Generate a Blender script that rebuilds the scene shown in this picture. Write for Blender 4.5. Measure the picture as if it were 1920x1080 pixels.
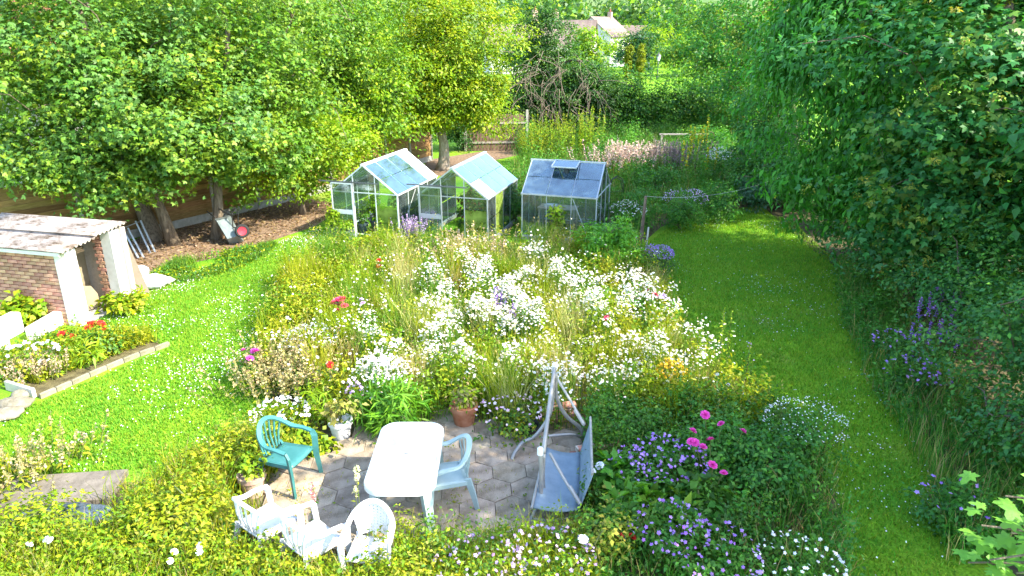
import bpy, math, random
import numpy as np
from mathutils import Vector, Matrix, Euler

S = bpy.context.scene
COL = S.collection
for o in list(bpy.data.objects): bpy.data.objects.remove(o)

# ------------------------------------------------------------------ camera, light
FPX, PITCH, CAMH = 1331.0, math.radians(20), 5.45
cam = bpy.data.cameras.new("camera"); co = bpy.data.objects.new("camera", cam); COL.objects.link(co)
co.location = (0, 0, CAMH); co.rotation_euler = (math.radians(70), 0, 0)
cam.sensor_width = 36; cam.lens = 36 * FPX / 1920; cam.clip_start = 0.1; cam.clip_end = 3000
S.camera = co

SUN_DIR = Vector((0.80, -0.30, 0.74)).normalized()      # towards the sun
elev = math.asin(SUN_DIR.z); azim = math.atan2(SUN_DIR.x, SUN_DIR.y)
W = bpy.data.worlds.new("World"); S.world = W; W.use_nodes = True
nt = W.node_tree; sky = nt.nodes.new("ShaderNodeTexSky"); sky.sky_type = 'NISHITA'; sky.sun_disc = False
sky.sun_elevation = elev; sky.sun_rotation = azim; sky.air_density = 1.0; sky.dust_density = 1.0
nt.links.new(sky.outputs[0], nt.nodes["Background"].inputs[0]); nt.nodes["Background"].inputs[1].default_value = 0.15
sl = bpy.data.lights.new("sun", 'SUN'); sl.energy = 2.65; sl.angle = math.radians(0.5); sl.color = (1.0, 0.92, 0.74)
so = bpy.data.objects.new("sun", sl); COL.objects.link(so)
so.rotation_euler = (-SUN_DIR).to_track_quat('-Z', 'Y').to_euler()
S.view_settings.view_transform = 'Standard'; S.view_settings.look = 'None'; S.view_settings.gamma = 1
S.view_settings.exposure = 2.58
S.view_settings.use_curve_mapping = False
S.render.engine = 'CYCLES'
S.cycles.max_bounces = 7; S.cycles.diffuse_bounces = 4; S.cycles.glossy_bounces = 3; S.cycles.transmission_bounces = 5
S.cycles.transparent_max_bounces = 12; S.cycles.use_denoising = True; S.cycles.caustics_reflective = False; S.cycles.caustics_refractive = False

# ------------------------------------------------------------------ photo pixels -> places
CT, ST = math.cos(PITCH), math.sin(PITCH)
def ray(px, py):
    a = (px - 960) / FPX; b = -(py - 540) / FPX
    return a, CT + b * ST, -ST + b * CT
def pix(px, py, z=0.0):                # where a pixel's ray meets the level z
    a, dy, dz = ray(px, py); t = (z - CAMH) / dz
    return (a * t, dy * t, z)
def at(px, py, Y):                     # where it meets the distance Y
    a, dy, dz = ray(px, py); t = Y / dy
    return (a * t, Y, CAMH + dz * t)

# ------------------------------------------------------------------ materials
MATS = {}
def mat(name, col, rough=0.6, col2=None, scale=8.0, bump=0.0, metal=0.0, spec=0.4, bscale=None, rand=0.0, contrast=(0.35, 0.65), stretch=None, coords='Object'):
    if name in MATS: return MATS[name]
    m = bpy.data.materials.new(name); m.use_nodes = True; n = m.node_tree; L = n.links
    b = n.nodes["Principled BSDF"]; b.inputs["Roughness"].default_value = rough; b.inputs["Metallic"].default_value = metal
    b.inputs["Specular IOR Level"].default_value = spec
    tc = n.nodes.new("ShaderNodeTexCoord"); src = tc.outputs[coords]
    if stretch:
        mp = n.nodes.new("ShaderNodeMapping"); mp.inputs["Scale"].default_value = stretch; L.new(src, mp.inputs[0]); src = mp.outputs[0]
    out = None
    if col2 is not None:
        no = n.nodes.new("ShaderNodeTexNoise"); no.inputs["Scale"].default_value = scale; no.inputs["Detail"].default_value = 6; no.inputs["Roughness"].default_value = .65
        L.new(src, no.inputs["Vector"])
        r = n.nodes.new("ShaderNodeValToRGB"); r.color_ramp.elements[0].position = contrast[0]; r.color_ramp.elements[1].position = contrast[1]
        r.color_ramp.elements[0].color = (*col, 1); r.color_ramp.elements[1].color = (*col2, 1)
        L.new(no.outputs["Fac"], r.inputs[0]); out = r.outputs[0]
    else:
        rgb = n.nodes.new("ShaderNodeRGB"); rgb.outputs[0].default_value = (*col, 1); out = rgb.outputs[0]
    if rand:
        oi = n.nodes.new("ShaderNodeObjectInfo"); hs = n.nodes.new("ShaderNodeHueSaturation")
        mr = n.nodes.new("ShaderNodeMapRange"); mr.inputs["To Min"].default_value = 1 - rand; mr.inputs["To Max"].default_value = 1 + rand
        L.new(oi.outputs["Random"], mr.inputs[0]); L.new(mr.outputs[0], hs.inputs["Value"])
        m2 = n.nodes.new("ShaderNodeMath"); m2.operation = 'MULTIPLY_ADD'; m2.inputs[1].default_value = .06 * rand * 2; m2.inputs[2].default_value = .5 - .03 * rand * 2
        fr = n.nodes.new("ShaderNodeMath"); fr.operation = 'FRACT'; m3 = n.nodes.new("ShaderNodeMath"); m3.operation = 'MULTIPLY'; m3.inputs[1].default_value = 17.3
        L.new(oi.outputs["Random"], m3.inputs[0]); L.new(m3.outputs[0], fr.inputs[0]); L.new(fr.outputs[0], m2.inputs[0]); L.new(m2.outputs[0], hs.inputs["Hue"])
        L.new(out, hs.inputs["Color"]); out = hs.outputs[0]
    L.new(out, b.inputs["Base Color"])
    if bump:
        nb = n.nodes.new("ShaderNodeTexNoise"); nb.inputs["Scale"].default_value = bscale or scale * 4; nb.inputs["Detail"].default_value = 5
        L.new(src, nb.inputs["Vector"]); bp = n.nodes.new("ShaderNodeBump"); bp.inputs["Strength"].default_value = bump; bp.inputs["Distance"].default_value = .02
        L.new(nb.outputs["Fac"], bp.inputs["Height"]); L.new(bp.outputs[0], b.inputs["Normal"])
    MATS[name] = m; return m

def leaf_mat(name, trans=0.4, rough=0.5, spec=0.35, tt=(1.25, 1.25, 0.5)):
    m = bpy.data.materials.new(name); m.use_nodes = True; n = m.node_tree; L = n.links
    b = n.nodes["Principled BSDF"]; b.inputs["Roughness"].default_value = rough; b.inputs["Specular IOR Level"].default_value = spec
    a = n.nodes.new("ShaderNodeAttribute"); a.attribute_name = "Col"; L.new(a.outputs["Color"], b.inputs["Base Color"])
    mx = n.nodes.new("ShaderNodeMix"); mx.data_type = 'RGBA'; mx.blend_type = 'MULTIPLY'; mx.inputs[0].default_value = 1
    L.new(a.outputs["Color"], mx.inputs[6]); mx.inputs[7].default_value = (*tt, 1)
    t = n.nodes.new("ShaderNodeBsdfTranslucent"); L.new(mx.outputs[2], t.inputs[0])
    s = n.nodes.new("ShaderNodeMixShader"); s.inputs[0].default_value = trans
    L.new(b.outputs[0], s.inputs[1]); L.new(t.outputs[0], s.inputs[2]); L.new(s.outputs[0], n.nodes["Material Output"].inputs[0])
    MATS[name] = m; return m
LEAF = leaf_mat("leaf", .38); PETAL = leaf_mat("petal", .3, .6, .2, (1, 1, 1)); GRASS = leaf_mat("grass_blade", .35, .6, .25)

def glass_mat(name, tint, dirt_sheen, dirt_sheen_col, refl=1.0):
    m = bpy.data.materials.new(name); m.use_nodes = True; n = m.node_tree; L = n.links; n.nodes.remove(n.nodes["Principled BSDF"])
    tr = n.nodes.new("ShaderNodeBsdfTransparent"); tr.inputs[0].default_value = (*tint, 1)
    gl = n.nodes.new("ShaderNodeBsdfGlossy"); gl.inputs[0].default_value = (.84, .95, 1, 1); gl.inputs["Roughness"].default_value = .06
    fr = n.nodes.new("ShaderNodeFresnel"); fr.inputs[0].default_value = 1.6
    mu = n.nodes.new("ShaderNodeMath"); mu.operation = 'MULTIPLY'; mu.inputs[1].default_value = 1.7 * refl; mu.use_clamp = True; L.new(fr.outputs[0], mu.inputs[0])
    s1 = n.nodes.new("ShaderNodeMixShader"); L.new(mu.outputs[0], s1.inputs[0]); L.new(tr.outputs[0], s1.inputs[1]); L.new(gl.outputs[0], s1.inputs[2])
    df = n.nodes.new("ShaderNodeBsdfDiffuse"); df.inputs[0].default_value = (*dirt_sheen_col, 1)
    tl = n.nodes.new("ShaderNodeBsdfTranslucent"); tl.inputs[0].default_value = (*dirt_sheen_col, 1)
    ad = n.nodes.new("ShaderNodeMixShader"); ad.inputs[0].default_value = .4; L.new(df.outputs[0], ad.inputs[1]); L.new(tl.outputs[0], ad.inputs[2])
    tc = n.nodes.new("ShaderNodeTexCoord"); no = n.nodes.new("ShaderNodeTexNoise"); no.inputs["Scale"].default_value = 3.5; no.inputs["Detail"].default_value = 7; L.new(tc.outputs["Object"], no.inputs["Vector"])
    mr = n.nodes.new("ShaderNodeMapRange"); mr.inputs[1].default_value = .35; mr.inputs[2].default_value = .75; mr.inputs[3].default_value = dirt_sheen * .4; mr.inputs[4].default_value = min(1, dirt_sheen * 1.9); L.new(no.outputs["Fac"], mr.inputs[0])
    s2 = n.nodes.new("ShaderNodeMixShader"); L.new(mr.outputs[0], s2.inputs[0]); L.new(s1.outputs[0], s2.inputs[1]); L.new(ad.outputs[0], s2.inputs[2])
    L.new(s2.outputs[0], n.nodes["Material Output"].inputs[0]); MATS[name] = m; return m

# ------------------------------------------------------------------ mesh helpers
def mesh_np(name, V, F, cols=None, smooth=False):
    """V (n,3); F list of (m,k) index arrays; cols (n,3) per vertex."""
    me = bpy.data.meshes.new(name); V = np.ascontiguousarray(V, dtype=np.float32)
    me.vertices.add(len(V)); me.vertices.foreach_set("co", V.ravel())
    F = [np.asarray(f, dtype=np.int32) for f in F if len(f)]
    tot = np.concatenate([np.full(len(f), f.shape[1], dtype=np.int32) for f in F]); idx = np.concatenate([f.ravel() for f in F])
    me.loops.add(len(idx)); me.loops.foreach_set("vertex_index", idx)
    st = np.concatenate([[0], np.cumsum(tot)[:-1]]).astype(np.int32)
    me.polygons.add(len(tot)); me.polygons.foreach_set("loop_start", st)
    if smooth: me.polygons.foreach_set("use_smooth", np.ones(len(tot), dtype=bool))
    me.update(calc_edges=True)
    if cols is not None:
        ca = me.color_attributes.new("Col", 'FLOAT_COLOR', 'POINT')
        c4 = np.ones((len(V), 4), dtype=np.float32); c4[:, :3] = cols; ca.data.foreach_set("color", c4.ravel())
    return me

class MB:
    def __init__(s): s.v = []; s.f = []; s.sm = False
    def add(s, v, f):
        o = len(s.v); s.v += [tuple(p) for p in v]; s.f += [tuple(i + o for i in q) for q in f]; return s
    def box(s, c, d, rot=None, taper=1.0, bev=0.0):
        x, y, z = d[0] / 2, d[1] / 2, d[2] / 2
        b = bev
        if b:
            P = []
            for zz, ins in ((-z, b), (-z + b, 0), (z - b, 0), (z, b)):
                P += [(-x + ins, -y + ins, zz), (x - ins, -y + ins, zz), (x - ins, y - ins, zz), (-x + ins, y - ins, zz)]
            Fs = [(3, 2, 1, 0), (12, 13, 14, 15)]
            for k in range(3):
                for i in range(4): Fs.append((k * 4 + i, k * 4 + (i + 1) % 4, k * 4 + 4 + (i + 1) % 4, k * 4 + 4 + i))
        else:
            P = [(sx * x * (taper if sz > 0 else 1), sy * y * (taper if sz > 0 else 1), sz * z) for sz in (-1, 1) for sx, sy in ((-1, -1), (1, -1), (1, 1), (-1, 1))]
            Fs = [(3, 2, 1, 0), (4, 5, 6, 7)] + [(i, (i + 1) % 4, 4 + (i + 1) % 4, 4 + i) for i in range(4)]
        M = Euler(rot).to_matrix() if rot else Matrix.Identity(3)
        return s.add([M @ Vector(p) + Vector(c) for p in P], Fs)
    def tube(s, pts, r, n=8, cap=True):
        pts = [Vector(p) for p in pts]; k = len(pts)
        R = r if hasattr(r, '__len__') else [r] * k
        rings = []; ref = None
        for i, p in enumerate(pts):
            t = (pts[min(i + 1, k - 1)] - pts[max(i - 1, 0)]).normalized()
            if ref is None: ref = Vector((0, 0, 1)) if abs(t.z) < .9 else Vector((1, 0, 0))
            u = t.cross(ref)
            if u.length < 1e-4: u = t.orthogonal()
            u.normalize(); w = u.cross(t); ref = w
            rings.append([p + (u * math.cos(a) + w * math.sin(a)) * R[i] for a in [2 * math.pi * j / n for j in range(n)]])
        P = [q for rg in rings for q in rg]; Fs = []
        for i in range(k - 1):
            for j in range(n): Fs.append((i * n + j, i * n + (j + 1) % n, (i + 1) * n + (j + 1) % n, (i + 1) * n + j))
        if cap: Fs += [tuple(range(n))[::-1], tuple((k - 1) * n + j for j in range(n))]
        return s.add(P, Fs)
    def sweep(s, pts, w, t, up=(0, 0, 1), ups=None):
        """flat strip of width w (across up x tangent) and thickness t (along up)"""
        pts = [Vector(p) for p in pts]; k = len(pts); P = []; Fs = []
        Wd = w if hasattr(w, '__len__') else [w] * k
        for i, p in enumerate(pts):
            tg = (pts[min(i + 1, k - 1)] - pts[max(i - 1, 0)]).normalized(); U = Vector(ups[i] if ups else up)
            sd = tg.cross(U).normalized(); U = sd.cross(tg).normalized()
            P += [p + sd * Wd[i] / 2 + U * t / 2, p - sd * Wd[i] / 2 + U * t / 2, p - sd * Wd[i] / 2 - U * t / 2, p + sd * Wd[i] / 2 - U * t / 2]
        for i in range(k - 1):
            for j in range(4): Fs.append((i * 4 + j, i * 4 + (j + 1) % 4, i * 4 + 4 + (j + 1) % 4, i * 4 + 4 + j))
        Fs += [(3, 2, 1, 0), tuple((k - 1) * 4 + j for j in range(4))]
        return s.add(P, Fs)
    def lathe(s, prof, c=(0, 0, 0), n=20, closed=False):
        P = []; Fs = []; k = len(prof)
        for r, z in prof: P += [(c[0] + r * math.cos(2 * math.pi * j / n), c[1] + r * math.sin(2 * math.pi * j / n), c[2] + z) for j in range(n)]
        for i in range(k - 1):
            for j in range(n): Fs.append((i * n + j, i * n + (j + 1) % n, (i + 1) * n + (j + 1) % n, (i + 1) * n + j))
        if prof[0][0] > 1e-4: Fs.append(tuple(range(n))[::-1])
        return s.add(P, Fs)
    def prism(s, poly, z0, z1, inset=0.0, bev=0.0):
        n = len(poly); c = (sum(p[0] for p in poly) / n, sum(p[1] for p in poly) / n)
        rings = [(z0, 0), (z1 - bev, 0)] + ([(z1, bev)] if bev else [])
        if not bev: rings = [(z0, 0), (z1, 0)]
        P = []
        for z, ins in rings:
            for p in poly:
                d = math.hypot(p[0] - c[0], p[1] - c[1]); k = (d - ins) / d
                P.append((c[0] + (p[0] - c[0]) * k, c[1] + (p[1] - c[1]) * k, z))
        Fs = [tuple(range(n))[::-1], tuple((len(rings) - 1) * n + j for j in range(n))]
        for i in range(len(rings) - 1):
            for j in range(n): Fs.append((i * n + j, i * n + (j + 1) % n, (i + 1) * n + (j + 1) % n, (i + 1) * n + j))
        return s.add(P, Fs)
    def mesh(s, name, smooth=False):
        me = bpy.data.meshes.new(name); me.from_pydata(s.v, [], s.f)
        if smooth: me.polygons.foreach_set("use_smooth", [True] * len(me.polygons))
        me.update(); return me

def obj(name, me, material, parent=None, loc=None, rot=None, smooth_angle=None):
    if isinstance(me, MB): me = me.mesh(name)
    o = bpy.data.objects.new(name, me); COL.objects.link(o)
    if material is not None and not me.materials: me.materials.append(material)
    if parent: o.parent = parent
    if loc is not None: o.location = loc
    if rot is not None: o.rotation_euler = rot
    if smooth_angle:
        me.polygons.foreach_set("use_smooth", [True] * len(me.polygons)); me.set_sharp_from_angle(angle=math.radians(smooth_angle))
    return o
def tag(o, label, cat, group=None):
    o["label"] = label; o["category"] = cat
    if group: o["group"] = group
    return o
def thing(name, label, cat, loc=(0, 0, 0), rz=0, group=None):
    o = bpy.data.objects.new(name, None); COL.objects.link(o); o.location = loc; o.rotation_euler = (0, 0, rz); o.empty_display_size = .2
    return tag(o, label, cat, group)
def struct(name, me, m, parent=None):
    o = obj(name, me, m, parent)
    if not parent: o["kind"] = "structure"
    return o
def stuff(o, label, cat):
    o["kind"] = "stuff"; return tag(o, label, cat)

# ------------------------------------------------------------------ foliage helpers
def unit(a): return a / np.maximum(np.linalg.norm(a, axis=1, keepdims=True), 1e-6)
def leaves(P, N, T, size, aspect=.55, fold=.12, curl=.15):
    """one folded diamond per leaf"""
    N = unit(N); T = unit(T - N * (T * N).sum(1, keepdims=True)); B = np.cross(N, T); s = size[:, None]
    v = np.stack([P, P + T * s * .45 + B * s * aspect * .5 + N * s * fold, P + T * s - N * s * curl, P + T * s * .45 - B * s * aspect * .5 + N * s * fold], 1)
    n = len(P); return v.reshape(-1, 3), np.arange(n * 4).reshape(n, 4)
def lobed(P, N, T, size):
    """maple-like: three diamonds from one stalk point"""
    N = unit(N); T = unit(T - N * (T * N).sum(1, keepdims=True)); B = np.cross(N, T); Vs = []
    for a, k in ((0, 1.0), (.95, .8), (-.95, .8)):
        D = T * math.cos(a) + B * math.sin(a); C = np.cross(N, D); s = (size * k)[:, None]
        Vs.append(np.stack([P, P + D * s * .55 + C * s * .27, P + D * s - N * s * .15, P + D * s * .55 - C * s * .27], 1))
    v = np.concatenate([x[:, None] for x in Vs], 1); n = len(P)
    return v.reshape(-1, 3), np.arange(n * 12).reshape(n * 3, 4)
def pick_cols(pal, n, rng, jit=.18, which=None):
    pal = np.array(pal); c = pal[rng.integers(0, len(pal), n) if which is None else which]
    return np.clip(c * (1 + jit * rng.standard_normal((n, 1))) * (1 + .06 * rng.standard_normal((n, 3))), .004, .95)
def rdir(n, rng): return unit(rng.standard_normal((n, 3)))

def foliage_mesh(name, ells, nleaf, size, pal, seed, kind='diamond', clump=.5, shell=.4, droop=0.0, perclump=45, aspect=.55, up=.7, rough=.22, zmin=.05, clumps_out=None):
    rng = np.random.default_rng(seed); nc = max(6, nleaf // perclump)
    C = np.array([e[0] for e in ells], float); R = np.array([e[1] for e in ells], float)
    wt = (R[:, 0] * R[:, 1] + R[:, 0] * R[:, 2] + R[:, 1] * R[:, 2]); wt /= wt.sum()
    k = rng.choice(len(ells), nc, p=wt); d = rdir(nc, rng)
    ph = rng.uniform(0, 6.28, 6)
    nz = np.sin(d[:, 0] * 5 + ph[0] + k) * np.sin(d[:, 1] * 4 + ph[1]) + np.sin(d[:, 2] * 6 + ph[2] + 2 * d[:, 0]) * .7 + .5 * np.sin(d[:, 0] * 11 + ph[3]) * np.sin(d[:, 2] * 10 + ph[4])
    rad = rng.random(nc) ** shell * (1 + rough * nz)
    cc = C[k] + d * R[k] * rad[:, None]; keep = cc[:, 2] > zmin; cc = cc[keep]; d = d[keep]; nc = len(cc)
    if clumps_out is not None: clumps_out.append(cc)
    ci = rng.integers(0, nc, nleaf); csz = clump * rng.uniform(.6, 1.25, nc)
    off = rng.standard_normal((nleaf, 3)) * csz[ci][:, None] * np.array([.5, .5, .34])
    P = cc[ci] + off; P[:, 2] = np.maximum(P[:, 2], zmin * .5)
    out = unit(d[ci] * .6 + unit(off + 1e-4) * .5)
    N = out * .45 + np.array([0, 0, up]) + rng.standard_normal((nleaf, 3)) * .42
    T = out * (1 - droop) + rng.standard_normal((nleaf, 3)) * (.7 - .3 * droop) + np.array([0, 0, -1.5 * droop - .15])
    if droop > .3: N = out * .8 + np.array([0, 0, .35]) + rng.standard_normal((nleaf, 3)) * .4
    sz = size * rng.uniform(.65, 1.3, nleaf)
    pal = np.array(pal); pc = rng.integers(0, len(pal), nc)           # a hue for each clump, some leaves stray
    w = np.where(rng.random(nleaf) < .65, pc[ci], rng.integers(0, len(pal), nleaf))
    cl = pick_cols(pal, nleaf, rng, .16, w)
    if kind == 'lobed':
        V, F = lobed(P, N, T, sz); cv = np.repeat(cl, 12, 0)
    else:
        V, F = leaves(P, N, T, sz, aspect); cv = np.repeat(cl, 4, 0)
    return mesh_np(name, V, [F], cv)

def limb_mesh(name, base, top, r0, targets, seed, ntrunk=6, lean=.25, sides=7, rmin=.012, rend=.45, first=.35):
    """trunk from base to top with limbs that grow towards the foliage clumps"""
    rng = random.Random(seed); mb = MB(); base = Vector(base); top = Vector(top)
    nodes = []; pts = []; R = []
    for i in range(ntrunk + 1):
        t = i / ntrunk; p = base.lerp(top, t) + (Vector((rng.uniform(-1, 1), rng.uniform(-1, 1), 0)) * lean * .35 * math.sin(math.pi * t))
        pts.append(p); R.append(r0 * (1 - t * (1 - rend)) * (1.35 if i == 0 else 1)); nodes.append((p, R[-1], t))
    mb.tube(pts, R, sides + 2)
    nodes = [n for n in nodes if n[2] >= first] or nodes[-1:]
    nodes = [(n[0], n[1]) for n in nodes]
    tg = sorted([Vector(t) for t in targets], key=lambda p: min((p - n[0]).length for n in nodes))
    for p in tg:
        b = min(nodes, key=lambda n: (p - n[0]).length + (0.6 if n[0].z > p.z else 0)); d = p - b[0]
        if d.length < .15: continue
        r1 = max(rmin, b[1] * .62); mid = b[0].lerp(p, .5) + Vector((rng.uniform(-.12, .12), rng.uniform(-.12, .12), .12)) * d.length
        r2 = max(rmin * .7, r1 * .6)
        mb.tube([b[0], mid, p], [r1, (r1 + r2) / 2, r2], 5, cap=False)
        nodes += [(mid, (r1 + r2) / 2), (p, r2)]
    return mb.mesh(name, smooth=True)

BARK = mat("bark", (.09, .07, .05), .9, (.22, .18, .13), 6, .9, spec=.1, stretch=(3, 3, .6))
BARK_PALE = mat("bark_pale", (.2, .15, .11), .9, (.42, .36, .3), 7, .8, spec=.1, stretch=(2, 2, .6))
TWIG = mat("twig", (.12, .095, .07), .9, (.2, .165, .13), 5, .3, spec=.1)
STEM = mat("stem", (.07, .11, .03), .8, (.14, .15, .05), 9, spec=.2)

def tree(name, label, base, ells, n, size, pal, seed, r0=.16, kind='diamond', clump=.55, droop=0, bark=None, aspect=.55, cat='tree', group=None, top=None, nl=70, shell=.4, up=.7, rough=.22, trunk='trunk', crown='crown', perclump=45, first=.35, pale=1.0):
    t = thing(name, label, cat, base, 0, group); base = Vector(base)
    cl = []; me = foliage_mesh(crown, ells, n, size, pal, seed, kind, clump, shell, droop, perclump, aspect, up, rough, clumps_out=cl, zmin=.08)
    c = obj(crown, me, LEAF, t, -base)
    C = np.array([e[0] for e in ells]); R = np.array([e[1] for e in ells]); k = int(np.argmax(R.prod(1)))
    top = Vector(top) if top else Vector(C[k]) + Vector((0, 0, R[k][2] * .45))
    rng = random.Random(seed); tg = [cl[0][i] for i in rng.sample(range(len(cl[0])), min(nl, len(cl[0])))]
    obj(trunk, limb_mesh(trunk, base - Vector((0, 0, .1)), top, r0, tg, seed, first=first), bark or BARK, t, -base)
    return t
def shrub(name, label, base, r, h, n, size, pal, seed, cat='shrub', clump=.3, kind='diamond', aspect=.55, droop=0, group=None, nl=25, shell=.45, up=.7, rough=.25, stem='stem', foliage='foliage', perclump=30, ells=None):
    base = Vector((base[0], base[1], 0)); rx, ry = (r, r) if not hasattr(r, '__len__') else r
    E_ = ells or [((base.x, base.y, h * .52), (rx, ry, h * .5))]
    return tree(name, label, base, E_, n, size, pal, seed, r0=.035 + .01 * h, clump=clump, kind=kind, aspect=aspect, droop=droop, cat=cat, group=group, bark=STEM if h < 1.3 else BARK,
                top=(base.x, base.y, h * .5), nl=nl, shell=shell, up=up, rough=rough, trunk=stem, crown=foliage, perclump=perclump, first=.1)

def inside(poly, X, Y):
    r = np.zeros(len(X), bool); n = len(poly)
    for i in range(n):
        x1, y1 = poly[i][:2]; x2, y2 = poly[(i + 1) % n][:2]
        c = ((y1 > Y) != (y2 > Y)) & (X < (x2 - x1) * (Y - y1) / (y2 - y1 + 1e-12) + x1); r ^= c
    return r
EXCL = [(-2.42, 8.72, .3), (-2.42, 8.35, .3), (-3.2, 7.4, .25), (-3.12, 7.1, .25), (-.7, 9.05, .3), (-.7, 8.7, .25), (1.33, 7.3, .34), (1.55, 6.85, .36), (-2.68, 6.42, .36), (-2.1, 6.12, .36), (-1.47, 6.02, .3), (-2.4, 6.6, .25), (-1.8, 6.4, .25)] + [(-6.1 + .26 * k, 7.40 + .03 * k, .42) for k in range(6)] + [(-5.9 + .22 * k, 6.75, .36) for k in range(6)]
def scatter(poly, n, rng):
    P = np.array([p[:2] for p in poly]); lo, hi = P.min(0), P.max(0); out = np.zeros((0, 2))
    while len(out) < n:
        q = rng.uniform(lo, hi, (n * 2, 2)); q = q[inside(poly, q[:, 0], q[:, 1])]
        for ex, ey, er in EXCL: q = q[(q[:, 0] - ex) ** 2 + (q[:, 1] - ey) ** 2 > er * er]
        out = np.concatenate([out, q])
    return out[:n]
def clumped(poly, n, rng, nclump, rad, lo=.5, hi=1.5, wfun=None):
    """plants in tufts: positions, tuft index, height factor of each stem"""
    c = scatter(poly, nclump, rng); pr = rng.uniform(.3, 1.2, nclump) * (wfun(c) if wfun else 1); pr /= pr.sum(); hf = rng.uniform(lo, hi, nclump); rr = rad * rng.uniform(.55, 1.35, nclump)
    k = rng.choice(nclump, n, p=pr); d = rng.standard_normal((n, 2)) * .5; q = c[k] + d * rr[k][:, None]; ok = inside(poly, q[:, 0], q[:, 1])
    for ex, ey, er in EXCL: ok &= (q[:, 0] - ex) ** 2 + (q[:, 1] - ey) ** 2 > er * er
    f = hf[k] * (1.12 - .35 * np.clip((d ** 2).sum(1), 0, 1.6)); return q[ok], k[ok], f[ok]
def smooth_noise(XY, seed, sc=1.0):
    r = np.random.default_rng(seed); v = np.zeros(len(XY))
    for k in range(7):
        a = r.uniform(0, 6.28); f = sc * r.uniform(.6, 2.4); v += np.sin((XY[:, 0] * math.cos(a) + XY[:, 1] * math.sin(a)) * f + r.uniform(0, 6.28))
    return v / 3.0
def blades(XY, h, w, pal, rng, lean=.35, z0=0.0, which=None, jit=.18):
    n = len(XY); a = rng.uniform(0, 6.28, n); b = rng.uniform(0, 6.28, n); h = h * rng.uniform(.6, 1.25, n)
    D = np.stack([np.cos(a), np.sin(a), np.zeros(n)], 1); Ln = np.stack([np.cos(b), np.sin(b), np.zeros(n)], 1) * (lean * h * rng.uniform(.2, 1.2, n))[:, None]
    P = np.concatenate([XY, np.full((n, 1), z0)], 1); up = np.array([0, 0, 1.0])
    w = w * rng.uniform(.7, 1.4, n)
    v = np.stack([P - D * (w / 2)[:, None], P + D * (w / 2)[:, None], P + Ln * .35 + up * (h * .6)[:, None] + D * (w * .4)[:, None], P + Ln * .35 + up * (h * .6)[:, None] - D * (w * .4)[:, None], P + Ln + up * h[:, None]], 1)
    i = np.arange(n)[:, None] * 5; F4 = i + np.array([[0, 1, 2, 3]]); F3 = i + np.array([[3, 2, 4]])
    c = np.repeat(pick_cols(pal, n, rng, jit, which), 5, 0)
    return v.reshape(-1, 3), F4, F3, c, P + Ln + up * h[:, None]
def flower_discs(P, r, pal, centre, rng, tilt=.5, petals=6):
    """small star flowers: white (or coloured) petals and a raised eye"""
    n = len(P); N = unit(np.array([0.15, -.25, 1.0]) + rng.standard_normal((n, 3)) * tilt); T = unit(np.cross(N, rdir(n, rng))); B = np.cross(N, T); k = petals * 2
    r = r * rng.uniform(.75, 1.25, n)
    ring = [P + (T * math.cos(a) + B * math.sin(a)) * (r * (1 if j % 2 == 0 else .62))[:, None] - N * (r * .12)[:, None] for j, a in enumerate(2 * math.pi * np.arange(k) / k)]
    v = np.stack([P + N * (r * .1)[:, None]] + ring, 1); m = k + 1
    i = np.arange(n)[:, None] * m; F = np.concatenate([i + np.array([[0, 1 + j, 1 + (j + 1) % k]]) for j in range(k)])
    c = np.repeat(pick_cols(pal, n, rng, .06), m, 0)
    V = v.reshape(-1, 3)
    if centre is not None:
        e = (r * .3)[:, None]; q = np.stack([P + T * e, P + B * e, P - T * e, P - B * e], 1) + (N * (r * .22)[:, None])[:, None]
        F2 = len(V) + np.arange(n * 4).reshape(n, 4); V = np.concatenate([V, q.reshape(-1, 3)]); c = np.concatenate([c, np.tile(np.array(centre), (n * 4, 1))])
        return V, F, F2, c
    return V, F, np.zeros((0, 4), int), c
def merge(parts):
    V = []; F = []; C = []; o = 0
    for v, fs, c in parts:
        V.append(v); C.append(c); F += [f + o for f in fs if len(f)]; o += len(v)
    by = {}
    for f in F: by.setdefault(f.shape[1], []).append(f)
    return np.concatenate(V), [np.concatenate(x) for x in by.values()], np.concatenate(C)
def leafy(XY, h, nper, size, pal, rng, spread=.16, aspect=.5, which=None, zlow=.15, up=.6):
    n = len(XY); h = h * rng.uniform(.65, 1.25, n); k = np.repeat(np.arange(n), nper); t = rng.uniform(zlow, 1, n * nper)
    P = np.concatenate([XY[k] + rng.standard_normal((n * nper, 2)) * spread * (1.15 - .75 * t)[:, None], (h[k] * t)[:, None]], 1)
    d = rdir(n * nper, rng); d[:, 2] = np.abs(d[:, 2]) * .6; N = np.array([0, 0, up]) + rng.standard_normal((n * nper, 3)) * .5
    w = None if which is None else which[k]
    V, F = leaves(P, N, d, size * rng.uniform(.6, 1.35, n * nper), aspect); return V, F, np.repeat(pick_cols(pal, n * nper, rng, .17, w), 4, 0)

# ================================================================== THE SETTING
def poly_px(pts, z=0.0): return [pix(x, y, z)[:2] for x, y in pts]
def sheet(name, poly, z, m): return struct(name, MB().add([(x, y, z) for x, y in poly], [tuple(range(len(poly)))][:1]), m)

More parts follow.
